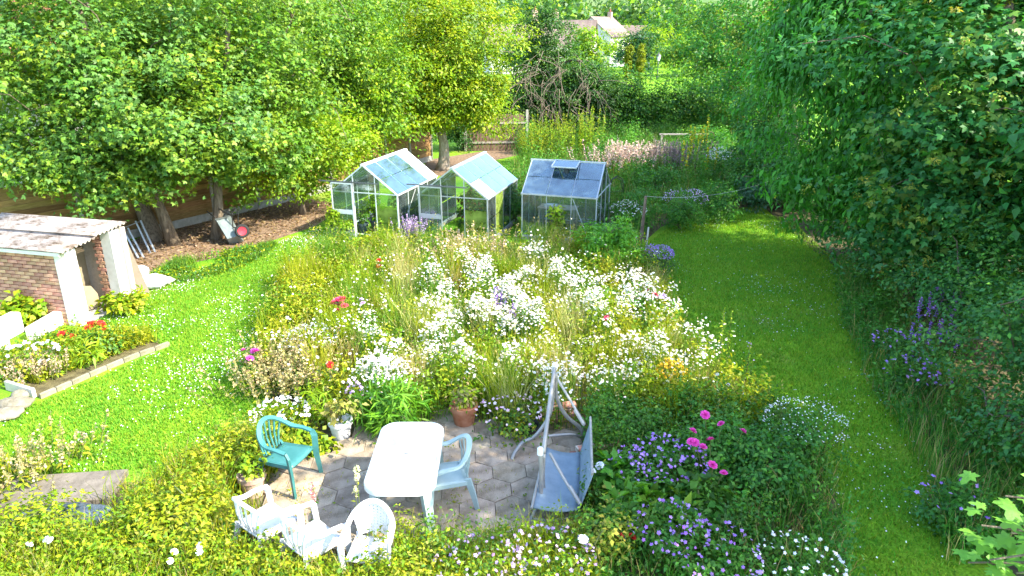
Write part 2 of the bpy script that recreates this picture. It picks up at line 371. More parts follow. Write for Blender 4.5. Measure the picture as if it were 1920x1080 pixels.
def lawn_mat():
    m = bpy.data.materials.new("lawn"); m.use_nodes = True; n = m.node_tree; L = n.links; b = n.nodes["Principled BSDF"]
    b.inputs["Roughness"].default_value = .9; b.inputs["Specular IOR Level"].default_value = .1
    tc = n.nodes.new("ShaderNodeTexCoord")
    def noise(sc, d=6):
        x = n.nodes.new("ShaderNodeTexNoise"); x.inputs["Scale"].default_value = sc; x.inputs["Detail"].default_value = d; L.new(tc.outputs["Object"], x.inputs["Vector"]); return x
    r = n.nodes.new("ShaderNodeValToRGB"); e = r.color_ramp.elements
    e[0].position = .3; e[0].color = (.085, .25, .018, 1); e[1].position = .72; e[1].color = (.22, .35, .02, 1); k = e.new(.52); k.color = (.15, .31, .015, 1)
    L.new(noise(.9).outputs["Fac"], r.inputs[0])
    r2 = n.nodes.new("ShaderNodeValToRGB"); e2 = r2.color_ramp.elements; e2[0].position = .25; e2[0].color = (.5, .5, .5, 1); e2[1].position = .75; e2[1].color = (1.35, 1.35, 1.35, 1)
    L.new(noise(26, 5).outputs["Fac"], r2.inputs[0])
    mx = n.nodes.new("ShaderNodeMix"); mx.data_type = 'RGBA'; mx.blend_type = 'MULTIPLY'; mx.inputs[0].default_value = 1
    L.new(r.outputs[0], mx.inputs[6]); L.new(r2.outputs[0], mx.inputs[7])
    dr = n.nodes.new("ShaderNodeMapRange"); dr.inputs[1].default_value = .58; dr.inputs[2].default_value = .74; dr.inputs[4].default_value = .75; L.new(noise(.55, 4).outputs["Fac"], dr.inputs[0])
    m2 = n.nodes.new("ShaderNodeMix"); m2.data_type = 'RGBA'; L.new(dr.outputs[0], m2.inputs[0]); L.new(mx.outputs[2], m2.inputs[6]); m2.inputs[7].default_value = (.24, .25, .06, 1)
    L.new(m2.outputs[2], b.inputs["Base Color"])
    bp = n.nodes.new("ShaderNodeBump"); bp.inputs["Strength"].default_value = .7; bp.inputs["Distance"].default_value = .03; L.new(noise(38, 6).outputs["Fac"], bp.inputs["Height"]); L.new(bp.outputs[0], b.inputs["Normal"])
    return m
LAWN = lawn_mat()
struct("ground", MB().add([(-1500, -300, 0), (1500, -300, 0), (1500, 420, 0), (-1500, 420, 0)], [(0, 1, 2, 3)]), LAWN)
SOIL = mat("soil", (.10, .065, .04), .95, (.27, .19, .13), 9, .9, spec=.1)
EARTH = mat("bed_earth", (.06, .05, .025), .95, (.15, .13, .06), 7, .8, spec=.1)
soil_poly = poly_px([(205, 530), (330, 500), (420, 480), (500, 455), (590, 425), (650, 385), (560, 370), (477, 392), (306, 432), (190, 470)])
sheet("bare_soil", soil_poly, .004, SOIL)
soil2 = poly_px([(790, 330), (870, 330), (930, 300), (1000, 285), (930, 280), (800, 300)]); sheet("bare_soil", soil2, .004, SOIL)
meadow_poly = poly_px([(470, 690), (490, 600), (540, 520), (600, 478), (690, 478), (840, 482), (980, 480), (1100, 482), (1195, 490), (1245, 545), (1275, 640), (1340, 700), (1420, 765), (1440, 830), (1200, 860), (1100, 800), (1010, 830), (900, 790), (840, 790), (700, 822), (610, 835), (560, 800), (600, 765), (505, 745)])
sheet("flower_bed", meadow_poly, .004, EARTH)
right_bed = poly_px([(1100, 800), (1200, 800), (1440, 760), (1540, 860), (1580, 960), (1595, 1130), (1100, 1130), (1080, 1010), (1105, 960)])
sheet("flower_bed", right_bed, .008, EARTH)
front_bed = poly_px([(-60, 915), (80, 890), (250, 905), (400, 880), (470, 830), (530, 850), (500, 925), (500, 1005), (650, 1035), (880, 1045), (1090, 1015), (1120, 1180), (-60, 1180)])
sheet("flower_bed", front_bed, .006, EARTH)
left_bed = poly_px([(-40, 695), (70, 722), (190, 675), (295, 640), (285, 632), (150, 635), (30, 668), (-60, 690)])
sheet("flower_bed", poly_px([(-60, 690), (72, 745), (200, 692), (313, 648), (290, 630), (150, 630), (30, 662)]), .006, EARTH)
back_bed = poly_px([(900, 400), (980, 300), (960, 275), (1200, 262), (1400, 268), (1480, 330), (1420, 385), (1330, 400), (1240, 425), (1190, 470), (1130, 420)])
sheet("flower_bed", back_bed, .005, EARTH)
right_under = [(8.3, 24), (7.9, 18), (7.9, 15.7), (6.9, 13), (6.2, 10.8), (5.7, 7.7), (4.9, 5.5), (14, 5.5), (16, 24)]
sheet("bare_soil", right_under, .005, mat("dark_soil", (.05, .045, .025), .95, (.12, .1, .05), 6, .8, spec=.1))  # darker soil tone under the right-hand trees

# a far hill with pasture
hv = []; hf = []; nx, ny = 40, 12
for j in range(ny + 1):
    for i in range(nx + 1):
        x = -900 + 1800 * i / nx; t = j / ny; y = 400 + 700 * t
        hv.append((x, y, -1.5 + 62 * (t ** .8) * (1 + .25 * math.sin(x * .008 + 1)) + 1.5 * math.sin(x * .03 + j)))
for j in range(ny):
    for i in range(nx): a = j * (nx + 1) + i; hf.append((a, a + 1, a + nx + 2, a + nx + 1))
struct("hill", MB().add(hv, hf).mesh("hill", True), mat("pasture", (.07, .13, .035), .95, (.13, .18, .06), .01, spec=.1))

# hexagonal paving of the patio, slab by slab
patio_poly = poly_px([(470, 960), (515, 900), (590, 850), (650, 825), (760, 795), (840, 775), (900, 785), (960, 815), (1100, 800), (1120, 960), (1095, 1030), (880, 1050), (640, 1040), (490, 1015)])
patio = struct("patio", MB().add([(x, y, .010) for x, y in patio_poly], [tuple(range(len(patio_poly)))]), mat("patio_joint", (.10, .09, .05), .95, (.2, .17, .11), 12, .6, spec=.1))
SLAB = mat("paving_slab", (.20, .155, .105), .9, (.38, .31, .23), 4.5, .6, spec=.15, rand=.16, bscale=60)
sd = .25; hexp = [(sd * math.cos(math.radians(30 + 60 * k)) * .986, sd * math.sin(math.radians(30 + 60 * k)) * .986) for k in range(6)]
hex_me = MB().prism(hexp, 0, .035, bev=.005).mesh("slab"); hex_me.materials.append(SLAB); R_ = random.Random(4)
pa = math.radians(4); pp = [p for p in patio_poly]
for j in range(-12, 14):
    for i in range(-14, 14):
        u = (i + .5 * (j % 2)) * sd * math.sqrt(3); v = j * sd * 1.5
        x = -.9 + u * math.cos(pa) - v * math.sin(pa); y = 7.8 + u * math.sin(pa) + v * math.cos(pa)
        if not inside(pp, np.array([x]), np.array([y]))[0]: continue
        o = obj("slab", hex_me, None, patio, (x, y, .008 + R_.uniform(0, .008)), (R_.uniform(-.012, .012), R_.uniform(-.012, .012), pa + R_.uniform(-.02, .02)))

# ================================================================== TREES
SYC = [(.08, .195, .025), (.13, .25, .022), (.195, .295, .022), (.10, .22, .045)]
ASH = [(.125, .25, .018), (.19, .295, .02), (.085, .2, .025)]
ROB = [(.22, .31, .008), (.18, .29, .008), (.13, .25, .012), (.28, .34, .010)]
LIME = [(.20, .33, .008), (.16, .30, .010), (.26, .35, .010)]
DARK = [(.025, .09, .022), (.04, .125, .024), (.065, .16, .028)]
CHER = [(.055, .25, .02), (.08, .29, .025), (.04, .19, .02)]
MAPR = [(.04, .19, .04), (.06, .23, .045), (.04, .17, .04), (.12, .24, .03)]
HAW = [(.04, .165, .025), (.065, .21, .025), (.045, .18, .035)]
FAR = [(.06, .14, .03), (.09, .18, .035), (.05, .12, .03)]

tree("sycamore_tree", "big leafy sycamore with the straight trunk beside the wheelbarrow, left of its trunk", pix(327, 458), [(at(170, 130, 18.2), (3.9, 2.4, 3.0)), (at(120, 275, 17.2), (1.8, 1.3, .9)), (at(215, 345, 17.0), (1.5, .9, .65)), (at(105, 315, 17.0), (1.0, .8, .6)), (at(330, 250, 17.2), (1.6, 1.2, 1.0))], 46000, .098, SYC, 11, r0=.15, kind='lobed', clump=.5, perclump=85, nl=110, rough=.3)
tree("sycamore_tree", "sycamore whose forked trunk the tipped wheelbarrow leans on", pix(405, 447), [(at(440, 150, 20), (2.5, 2.0, 3.0)), (at(430, 265, 19), (1.4, 1.2, .9))], 27000, .098, SYC[:3] + ASH[:1], 12, r0=.14, kind='lobed', clump=.5, perclump=85, nl=55)
tree("leaning_tree", "dark leaning tree trunk behind the metal frame sections, nearest the brick shed", pix(285, 452), [(at(40, 100, 21), (3.4, 2.0, 3.2)), (at(250, 20, 21), (3, 2, 2.2))], 28000, .115, SYC + ASH, 13, r0=.25, kind='diamond', clump=.6, perclump=80, rough=.3, top=at(240, 250, 20), nl=60)
tree("ash_tree", "tall mid green ash crown at top left rising behind the sycamores", (-8.5, 26, 0), [(at(560, 50, 26), (3.4, 2.2, 3.4)), (at(330, 10, 26), (3.2, 2.2, 3.0)), (at(670, 130, 27), (2.0, 1.6, 2.4))], 40000, .13, ASH + SYC[:2], 14, r0=.2, clump=.6, nl=90, perclump=80, rough=.3)
tree("apple_tree", "small yellow green tree standing in the bare soil left of the greenhouses", pix(567, 402), [(at(560, 300, 21.6), (1.75, 1.4, 1.35)), (at(640, 260, 22.4), (1.1, 1.0, 1.0))], 17000, .105, LIME, 15, r0=.10, clump=.4, nl=40)
tree("plum_tree", "light green tree overhanging the fence behind the left greenhouse", (-6.9, 26.5, 0), [(at(700, 180, 26.5), (1.9, 1.5, 2.2)), (at(620, 190, 26), (1.5, 1.2, 1.4))], 9000, .14, LIME + ASH, 16, r0=.11, clump=.45, nl=40)
tree("false_acacia_tree", "golden yellow tree with a rugged pale trunk behind the greenhouses", pix(830, 318), [(at(835, 100, 29.3), (2.6, 2.0, 3.2)), (at(790, 190, 29), (1.7, 1.4, 1.2)), (at(890, 190, 29), (1.4, 1.2, 1.2))], 38000, .135, ROB, 17, r0=.27, clump=.5, bark=BARK_PALE, nl=70, perclump=60, rough=.3, top=at(832, 215, 29.3))
tree("garden_tree", "green tree filling the top left corner behind the leaning tree", (-19, 30, 0), [((-19, 30, 5.5), (5, 3, 4)), ((-13, 33, 6), (4, 3, 4))], 12000, .24, ASH + SYC, 18, r0=.25, clump=.8, nl=40)
tree("garden_tree", "tall green tree far behind the golden tree at the top edge", (-9, 62, 0), [((-9, 62, 6.5), (6, 4, 6)), ((-20, 62, 7), (7, 4, 6))], 14000, .34, ASH + SYC, 27, r0=.3, clump=1.0, nl=40)
tree("garden_tree", "green tree just beyond the golden tree, showing at its left shoulder", (-8, 38, 0), [((-8, 38, 5.5), (4, 3, 4))], 8000, .24, ASH + LIME, 19, r0=.22, clump=.8, nl=40)

# the ivy covered dead tree at the end of the garden with bare hanging branches
t = tree("ivy_clad_tree", "dead tree smothered in dark ivy with bare tangled branches hanging down", (2.1, 36.5, 0), [(at(1045, 165, 36.5), (2.5, 1.4, 2.3)), (at(1020, 70, 36.5), (1.3, 1.0, 1.9)), (at(1110, 175, 36.8), (1.5, 1.0, 1.7)), (at(980, 200, 36.3), (1.6, 1.0, 1.6))], 34000, .13, DARK + [(.06, .15, .03), (.09, .18, .03)], 21, r0=.3, clump=.4, nl=30)
R_ = random.Random(8); mb = MB()
for i in range(70):
    px_, py_ = R_.uniform(950, 1130), R_.uniform(95, 215); p = Vector(at(px_, py_, 35.3 + R_.uniform(-.4, .6))); d = Vector((R_.uniform(-.5, .5), -.2, R_.uniform(-.3, .2))); pts = [p]
    for k in range(6):
        d = (d + Vector((R_.uniform(-.3, .3), R_.uniform(-.15, .1), R_.uniform(-.35, .05)))).normalized(); p = p + d * R_.uniform(.15, .32); pts.append(p.copy())
        if R_.random() < .5:
            e = (d + Vector((R_.uniform(-.8, .8), 0, R_.uniform(-.6, .5)))).normalized(); mb.tube([p, p + e * .22, p + e * .4 + Vector((0, 0, -.1))], [.009, .007, .004], 4, False)
    mb.tube(pts, [.018, .016, .014, .012, .01, .008, .005], 4, False)
o = obj("bare_branches", mb, TWIG, t, (-2.1, -36.5, 0)); o["label"] = "tangle of pale leafless branches"

shrub("laurel_hedge", "broad glossy green laurel hedge closing the far end of the garden", (6.2, 38.6), 1, 2.8, 34000, .15, [(.04, .16, .02), (.07, .21, .02), (.12, .27, .02), (.035, .12, .02)], 22, cat='hedge', clump=.5, nl=60, shell=.5,
      ells=[((x, 38.4, 1.55), (1.5, 1.1, z)) for x, z in ((3.6, 1.95), (5.2, 1.9), (6.6, 1.75), (8.4, 1.6), (10.2, 1.75))])
shrub("evergreen_bush", "dark evergreen bush between ivy tree and golden tree, over the far fence", (-2.4, 34.6), 1.3, 2.0, 5000, .12, DARK, 23, cat='bush', clump=.35)

# the shaded side on the right
tree("cherry_tree", "tall tree with long drooping bright green leaves over the shaded lawn", (9.4, 17.6, 0), [(at(1600, 190, 17), (2.15, 1.8, 3.9)), (at(1690, 330, 16.3), (1.6, 1.4, 1.7)), (at(1500, 60, 18), (1.0, 1.0, 1.5)), ((9.5, 18.2, 7.2), (2.6, 2.4, 2.2))], 38000, .19, CHER, 31, r0=.22, droop=.75, clump=.5, aspect=.36, nl=80, perclump=38)
fm = tree("field_maple_tree", "dark field maple with yellow winged keys on the right edge", (11.4, 14.2, 0), [(at(1850, 180, 14), (2.7, 2.0, 3.6)), (at(1760, 360, 13.4), (1.5, 1.2, 1.4)), (at(1900, 420, 12.6), (1.4, 1.2, 1.4)), ((11.5, 15.5, 6.5), (2.5, 2.2, 2.5))], 36000, .12, MAPR, 32, r0=.22, kind='lobed', clump=.55, perclump=75, rough=.3, nl=110)
obj("winged_keys", foliage_mesh("winged_keys", [(at(1800, 200, 13.2), (2.2, 1.4, 3.0)), (at(1760, 360, 13.0), (1.6, 1.2, 1.4))], 2600, .07, [(.3, .33, .04), (.38, .36, .06), (.24, .3, .04)], 39, clump=.1, perclump=26, shell=.2, aspect=.4), LEAF, fm, (-11.4, -14.2, 0))["kind"] = "stuff"
tree("hawthorn_tree", "dense small leaved hawthorn left of the drooping cherry, overhanging the lawn's end", (9.6, 26.5, 0), [(at(1455, 235, 25.5), (1.5, 1.4, 2.5)), (at(1500, 330, 23), (1.2, 1.1, 1.6)), (at(1420, 320, 25), (.9, .9, 1.3))], 26000, .10, HAW, 33, r0=.14, clump=.4, nl=50)
tree("garden_tree", "broad green tree behind the laurel hedge, right of the lamp post", (14.0, 44, 0), [(at(1400, 90, 44), (3.9, 2.8, 4.4)), (at(1340, 130, 43), (2.0, 1.8, 2.8))], 17000, .2, HAW + ASH, 34, r0=.25, clump=.6, nl=50)
tree("garden_tree", "green tree with yellowish shoots close behind the hawthorn", (13.5, 34, 0), [(at(1470, 60, 34), (2.8, 2.2, 4.0)), (at(1385, 190, 36), (1.6, 1.4, 2.6))], 14000, .17, HAW + CHER + [(.2, .25, .03)], 35, r0=.2, clump=.5, nl=50)
tree("shade_tree", "tall tree rising out of the picture behind the drooping cherry", (12.5, 21, 0), [((12.0, 21, 6.2), (3.0, 2.6, 3.6))], 9000, .22, CHER + HAW, 36, r0=.25, clump=.7, nl=40)
tree("shade_tree", "tall tree beyond the right edge whose shade falls over patio and roses", (8.6, 4.9, 0), [((8.2, 5.0, 5.7), (2.5, 2.0, 2.8)), ((7.4, 6.6, 3.0), (1.2, 1.2, 1.3)), ((8.8, 4.9, 2.8), (1.7, 1.6, 1.5)), ((9.6, 7.4, 3.8), (1.6, 1.3, 1.6))], 22000, .2, MAPR, 37, r0=.2, clump=.5, nl=40)

tree("shade_tree", "small tree beyond the right edge shading the middle of the lawn", (10.8, 10.3, 0), [((10.5, 10.5, 4.7), (1.9, 1.5, 2.0)), ((9.6, 11.6, 3.2), (1.3, 1.2, 1.3)), ((9.8, 8.9, 4.2), (1.4, 1.1, 1.5))], 10000, .2, MAPR, 38, r0=.15, clump=.5, nl=30)
BR = [(.045, .18, .035), (.07, .23, .035), (.105, .27, .04), (.055, .2, .055)]
for i, (b, r, h, n, sz, lab) in enumerate([
    ((8.9, 16.3), 1.2, 1.5, 5000, .10, "low leafy undergrowth at the foot of the drooping cherry"),
    ((8.9, 13.6), 1.5, 1.7, 9000, .09, "green bramble thicket below the field maple on the lawn edge"),
    ((8.3, 11.6), 1.3, 2.3, 9000, .085, "tall leafy shrub with upright shoots on the right edge, behind violet spires"),
    ((7.7, 9.3), 1.35, 2.2, 9000, .08, "large round leafy shrub cut by the right edge, above the big maple leaves"),
    ((7.2, 7.6), 1.1, 1.4, 6000, .08, "low dark green shrub on the right edge beside mauve flowers"),
    ((9.6, 19.8), 1.3, 1.8, 5000, .11, "dark undergrowth where the shaded lawn ends under the trees"),
    ((8.9, 22.6), 1.4, 1.9, 5000, .11, "leafy shrub in the far right corner of the lawn below the hawthorn")]):
    shrub("leafy_shrub", lab, b, r, h, n, sz, BR, 40 + i, clump=.3, rough=.4)

# maple spray close to the camera: every leaf a piece of its own
t = thing("maple_tree", "maple with large pale green lobed leaves close up in the lower right corner", "tree", (4.6, 3.3, 0))
ml = []
for a, r in ((-90, .12), (-62, .34), (-40, .30), (-18, .62), (0, .50), (12, .40), (30, .78), (44, .62), (58, .5), (74, .82), (90, 1.0)): ml.append((r * math.sin(math.radians(90 - a)), r * math.sin(math.radians(a))))
half = ml; outl = [(x, y) for x, y in half] + [(-x, y) for x, y in half[-2:0:-1]]
ctr = (0, .12); V = [(0, .12, .03)] + [(x, y, -.10 * (x * x + (y - .1) ** 2)) for x, y in outl]; nF = len(outl)
maple_me = MB().add(V, [(0, 1 + i, 1 + (i + 1) % nF) for i in range(nF)]).mesh("leaf")
MAPLE = mat("maple_leaf", (.10, .27, .035), .5, (.16, .33, .04), 3, .15, spec=.35, rand=.18)
n_ = MAPLE.node_tree; b_ = n_.nodes["Principled BSDF"]; tl = n_.nodes.new("ShaderNodeBsdfTranslucent"); tl.inputs[0].default_value = (.2, .42, .03, 1); ms = n_.nodes.new("ShaderNodeMixShader"); ms.inputs[0].default_value = .35
n_.links.new(b_.outputs[0], ms.inputs[1]); n_.links.new(tl.outputs[0], ms.inputs[2]); n_.links.new(ms.outputs[0], n_.nodes["Material Output"].inputs[0])
maple_me.materials.append(MAPLE); mb = MB(); R_ = random.Random(5)
mb.tube([(4.6, 3.3, -.1), (4.55, 3.35, 1.2), (4.4, 3.4, 2.4), (4.3, 3.4, 3.6)], [.13, .11, .08, .03], 8)
ends = [(1885, 930), (1840, 985), (1895, 1000), (1855, 1050), (1905, 1075), (1815, 1055), (1925, 950), (1930, 1030)]
for e in ends:
    p = Vector(at(e[0], e[1], 3.75 + R_.uniform(-.15, .25))); s = Vector((4.4, 3.4, 2.35 + R_.uniform(-.3, .3))); mb.tube([s, s.lerp(p, .5) + Vector((0, 0, .12)), p], [.025, .014, .006], 6)
    for k in range(9):
        q = s.lerp(p, R_.uniform(.72, 1.04)) + Vector((R_.uniform(-.16, .16), R_.uniform(-.16, .16), R_.uniform(-.14, .14)))
        o = obj("leaf", maple_me, None, t, q - Vector((4.6, 3.3, 0)), (R_.uniform(-.5, .45), R_.uniform(-.4, .4), R_.uniform(1.0, 3.6))); sc = R_.uniform(.075, .115); o.scale = (sc, sc, sc)
for k in range(90):
    q = Vector((4.4, 3.3, 3.0)) + Vector((R_.gauss(0, .45), R_.gauss(0, .5), R_.gauss(0, .5)))
    if q.x < 3.95: continue
    o = obj("leaf", maple_me, None, t, q - Vector((4.6, 3.3, 0)), (R_.uniform(-.5, .45), R_.uniform(-.4, .4), R_.uniform(0, 6.3))); o.scale = (.1, .1, .1)
obj("trunk", mb, BARK, t, (-4.6, -3.3, 0))

# ------------------------------------------------------------------ beyond the garden
for i, (p, Y, r, h, n, pal, nm, lab) in enumerate([
    ((1192, 140), 88, (2.6, 2.4), 5.6, 4000, DARK + [(.03, .1, .05)], "conifer", "dark blue green bush behind the golden columns near the lamp post"),
    ((1215, 130), 104, (6, 4), 6.4, 4500, LIME, "garden_tree", "yellow green rounded tree between white houses and lamp post"),
    ((1290, 120), 92, (4, 3), 5.2, 4500, HAW + ASH, "garden_tree", "green bush right behind the lamp post"),
    ((1262, 130), 112, (6.5, 4), 11, 5000, DARK + HAW, "garden_tree", "tall dark tree above the lamp post at the top edge"),
    ((1098, 140), 80, (2.6, 2), 5.4, 4500, LIME + ASH, "garden_tree", "light green tree in front of the white houses"),
    ((1060, 150), 62, (2.0, 2), 3.6, 3000, ASH, "garden_tree", "green bush behind the ivy clad tree"),
    ((968, 140), 70, (3.2, 2.5), 6.2, 5500, ASH + LIME, "garden_tree", "green tree seen between the golden tree and the ivy"),
    ((1160, 120), 128, (5, 4), 7.6, 3500, FAR, "garden_tree", "green tree right of the white houses")]):
    x, y, z = at(p[0], p[1], Y)
    shrub(nm, lab, (x, y), r, h, n, .26 if Y < 75 else .34, pal, 60 + i, cat='tree' if nm != 'conifer' else 'conifer', clump=.7, nl=12)
for i, (px_, lab) in enumerate([(1176, "left one of two golden columnar conifers beside the lamp post"), (1199, "right one of two golden columnar conifers beside the lamp post")]):
    x, y, z = at(px_, 142, 80); shrub("golden_conifer", lab, (x, y), (.55, .55), 3.6, 2600, .2, [(.22, .25, .012), (.17, .22, .012)], 75 + i, cat='conifer', clump=.2, nl=6, ells=[((x, y, 2.0), (.42, .42, 2.1))], rough=.1)
x, y, z = pix(1232, 148)
t = thing("lamp_post", "grey lantern lamp post standing on the far sunlit lawn", "lamp post", (x, y, 0)); LP = mat("lamp_metal", (.12, .13, .14), .5, metal=.5)
obj("post", MB().lathe([(.13, 0), (.13, .3), (.07, .36), (.06, 1.7), (.09, 1.75), (.05, 1.8), (.05, 2.0)], n=12), LP, t, smooth_angle=40)
obj("lantern", MB().lathe([(.1, 2.0), (.16, 2.05), (.26, 2.55)], n=6), mat("lantern_glass", (.75, .78, .8), .15, spec=.6), t)
obj("cap", MB().lathe([(.34, 2.55), (.30, 2.62), (.14, 2.8), (.05, 2.85), (.05, 2.95), (.0, 3.02)], n=12), LP, t, smooth_angle=40)

RENDERW = mat("white_render", (.55, .53, .49), .85, (.64, .62, .58), 1.5, .2, spec=.2)
TILE = mat("roof_tile", (.13, .09, .075), .85, (.22, .17, .15), 2, spec=.2, rand=.15)
TILER = mat("red_roof_tile", (.22, .07, .045), .85, (.3, .12, .08), 2, spec=.2, rand=.15)
PANE = mat("window_glass", (.05, .07, .09), .08, spec=.8); FRAMEW = mat("white_frame", (.82, .82, .82), .4)
def house(label, loc, rz, w, d, eave, ridge, tile, rows=9, wins=(), chim=(), name="house", gables=True):
    t = thing(name, label, "house", loc, rz)
    mb = MB(); x, y = w / 2, d / 2     # ridge along local x, gables at +-x, front -y
    mb.add([(-x, -y, 0), (x, -y, 0), (x, y, 0), (-x, y, 0), (-x, -y, eave), (x, -y, eave), (x, y, eave), (-x, y, eave), (-x, 0, ridge), (x, 0, ridge)], [(0, 1, 5, 4), (1, 2, 6, 9, 5), (2, 3, 7, 6), (3, 0, 4, 8, 7)])
    obj("wall", mb, RENDERW, t)
    sl = math.hypot(y, ridge - eave); pitch = math.atan2(ridge - eave, y)
    rf = obj("roof", MB().add([(-x - .3, 0, ridge + .05), (x + .3, 0, ridge + .05), (x + .3, -y - .3, eave - .25), (-x - .3, -y - .3, eave - .25), (x + .3, y + .3, eave - .25), (-x - .3, y + .3, eave - .25)], [(0, 3, 2, 1), (0, 1, 4, 5)]), tile, t)
    cme = MB().box((0, 0, 0), (w + .6, .04, sl / rows + .1)).mesh("tile_course"); cme.materials.append(tile)
    for s in (-1, 1):
        for k in range(rows):
            f = (k + .5) / rows; o = obj("tile_course", cme, None, rf, (0, s * (y + .3) * f, ridge + .1 - (ridge - eave + .3) * f), (s * (math.pi / 2 - pitch) - s * .06, 0, 0))
    for (wx, wz, ww, wh) in wins:
        wo = obj("window", MB().box((wx, -y - .02, wz), (ww, .08, wh)), FRAMEW, t)
        for k in (-1, 1): obj("pane", MB().box((wx + k * ww * .24, -y - .065, wz), (ww * .42, .02, wh * .84)), PANE, wo)
    for cx, ch in chim: co_ = obj("chimney", MB().box((cx, 0, ridge + ch / 2 - .3), (.7, .6, ch)), mat("chimney_brick", (.33, .2, .15), .9, (.45, .32, .26), 6), t); obj("chimney_pot", MB().lathe([(.14, 0), (.12, .45), (.0, .46)], (cx, 0, ridge + ch - .3), 10), TILER, co_)
    return t
house("white gabled house with pale ridge in the middle of the distant row", (at(1128, 60, 118)[0], 118, 0), math.radians(62), 9, 6.5, 4.6, 7.2, TILE, 12, [(-2.4, 3.3, 1.2, 1.2), (0, 3.3, 1.2, 1.2), (2.4, 3.3, 1.2, 1.2)], [(3.4, 1.2)])
house("house with a steep grey brown tiled roof showing above the ivy tree", (at(1072, 70, 108)[0], 108, 0), math.radians(-14), 6.5, 7, 3.4, 6.6, TILE, 14, [(-1.5, 2.2, 1.2, 1.1), (1.2, 2.2, 1.2, 1.1)], [(-2.4, 1.5)])
house("house with chimney glimpsed left of the ivy tree", (at(975, 60, 100)[0], 100, 0), math.radians(10), 9, 6, 3.8, 6.0, TILE, 12, [(-2, 2.4, 1.2, 1.1), (2, 2.4, 1.2, 1.1)], [(2.0, 2.2)])
house("low house with brown roof at the right end of the distant row", (at(1165, 70, 126)[0], 126, 0), math.radians(-6), 8, 6, 3.6, 6.0, TILE, 12, [(-2, 2.4, 1.2, 1.1), (1.5, 2.4, 1.2, 1.1)], [])
house("white rendered neighbouring house glimpsed through leaves at the left edge", (-19.6, 23.6, 0), math.radians(38), 9, 6, 4.4, 7.0, TILER, 12, [(-2.6, 1.6, 1.5, 1.2), (.4, 1.6, 1.5, 1.2), (3, 1.6, 1.2, 1.2), (-2.6, 3.6, 1.2, 1.0), (1.5, 3.6, 1.2, 1.0)], [(2, 1.2)])

# far wood on the hill and hedgerow: one mass
rng = np.random.default_rng(90); parts = []
for k in range(170):
    x = rng.uniform(-350, 450); y = rng.choice([rng.uniform(170, 330), rng.uniform(480, 900)]); 
    if y > 400 and -20 < x - y * .1 < 55 and y < 620: continue
    if y < 400 and .086 < x / y < .120: continue
    zb = 0 if y < 400 else -1.5 + 62 * (((y - 400) / 700) ** .8); h = rng.uniform(9, 16); n = 420
    d = rdir(n, rng); P = np.array([x, y, zb + h * .5]) + d * np.array([h * .5, h * .4, h * .5]) * (rng.random((n, 1)) ** .35)
    V, F = leaves(P, d + rng.standard_normal((n, 3)) * .5, rdir(n, rng), rng.uniform(.9, 1.6, n), .8); parts.append((V, [F], np.repeat(pick_cols(FAR + DARK[2:], n, rng, .2), 4, 0)))
for k in range(46):
    pxx = rng.uniform(930, 1086) if k % 2 else rng.uniform(1124, 1300); y = rng.uniform(150, 250); x = (pxx - 960) / FPX * (y * .94 + 1); h = rng.uniform(9, 17); n = 420
    d = rdir(n, rng); P = np.array([x, y, h * .5]) + d * np.array([h * .36, h * .3, h * .5]) * (rng.random((n, 1)) ** .35)
    V, F = leaves(P, d + rng.standard_normal((n, 3)) * .5, rdir(n, rng), rng.uniform(.7, 1.3, n), .8); parts.append((V, [F], np.repeat(pick_cols(FAR + LIME[:1] + DARK[2:], n, rng, .2), 4, 0)))
V, F, C = merge(parts); stuff(obj("far_wood", mesh_np("far_wood", V, F, C), LEAF), "distant wood and hedgerow trees on the hillside at the top edge", "woodland")

# ================================================================== FENCES
WOODF = mat("fence_board", (.17, .10, .035), .8, (.29, .185, .075), 4, .5, spec=.2, rand=.3, stretch=(1, 4, 8))
CONC = mat("concrete", (.24, .23, .2), .9, (.36, .345, .31), 5, .4, spec=.2)
fence = thing("wooden_fence", "lapped board fence with concrete posts running behind the left trees", "fence", (-9.97, 19.61, 0))
O_ = Vector((-9.97, 19.61, 0)); pts = [Vector((-15.2, 13.2, 0)), Vector((-9.97, 19.75, 0)), Vector((-7.28, 23.85, 0)), Vector((-3.55, 31.4, 0))]
bme = MB().box((0, 0, 0), (1.76, .022, .165)).mesh("board"); bme.materials.append(WOODF); gme = MB().box((0, 0, .12), (1.76, .05, .24), bev=.008).mesh("gravel_board"); gme.materials.append(CONC)
pme = MB().box((0, 0, .95), (.11, .11, 1.9), bev=.012).mesh("post"); pme.materials.append(CONC); R_ = random.Random(3)
btm = MB()
for x in (-.86, 0, .86): btm.box((x, .035, 1.05), (.045, .03, 1.6))
btm.box((0, .02, 1.86), (1.78, .07, .03)); btme = btm.mesh("panel_frame"); btme.materials.append(WOODF)
for a, b in zip(pts[:-1], pts[1:]):
    L_ = (b - a).length; n = max(1, round(L_ / 1.87)); d = (b - a).normalized(); rz = math.atan2(d.y, d.x)
    for k in range(n):
        c = a + d * (L_ * (k + .5) / n); s = L_ / n / 1.87
        obj("post", pme, None, fence, a + d * (L_ * k / n) - O_, (0, 0, rz)); g = obj("gravel_board", gme, None, fence, c - O_, (0, 0, rz)); g.scale.x = s
        pf = obj("panel_frame", btme, None, fence, c - O_, (0, 0, rz)); pf.scale.x = s
        for j in range(11): obj("board", bme, None, pf, (0, -.005, .32 + j * .145), (.13 + R_.uniform(-.03, .03), R_.uniform(-.01, .01), 0))
obj("post", pme, None, fence, pts[-1] - O_)
O_ = Vector((-.6, 34.2, 0)); f2 = thing("board_fence", "short dark upright board fence below the ivy clad tree", "fence", O_, math.radians(6))
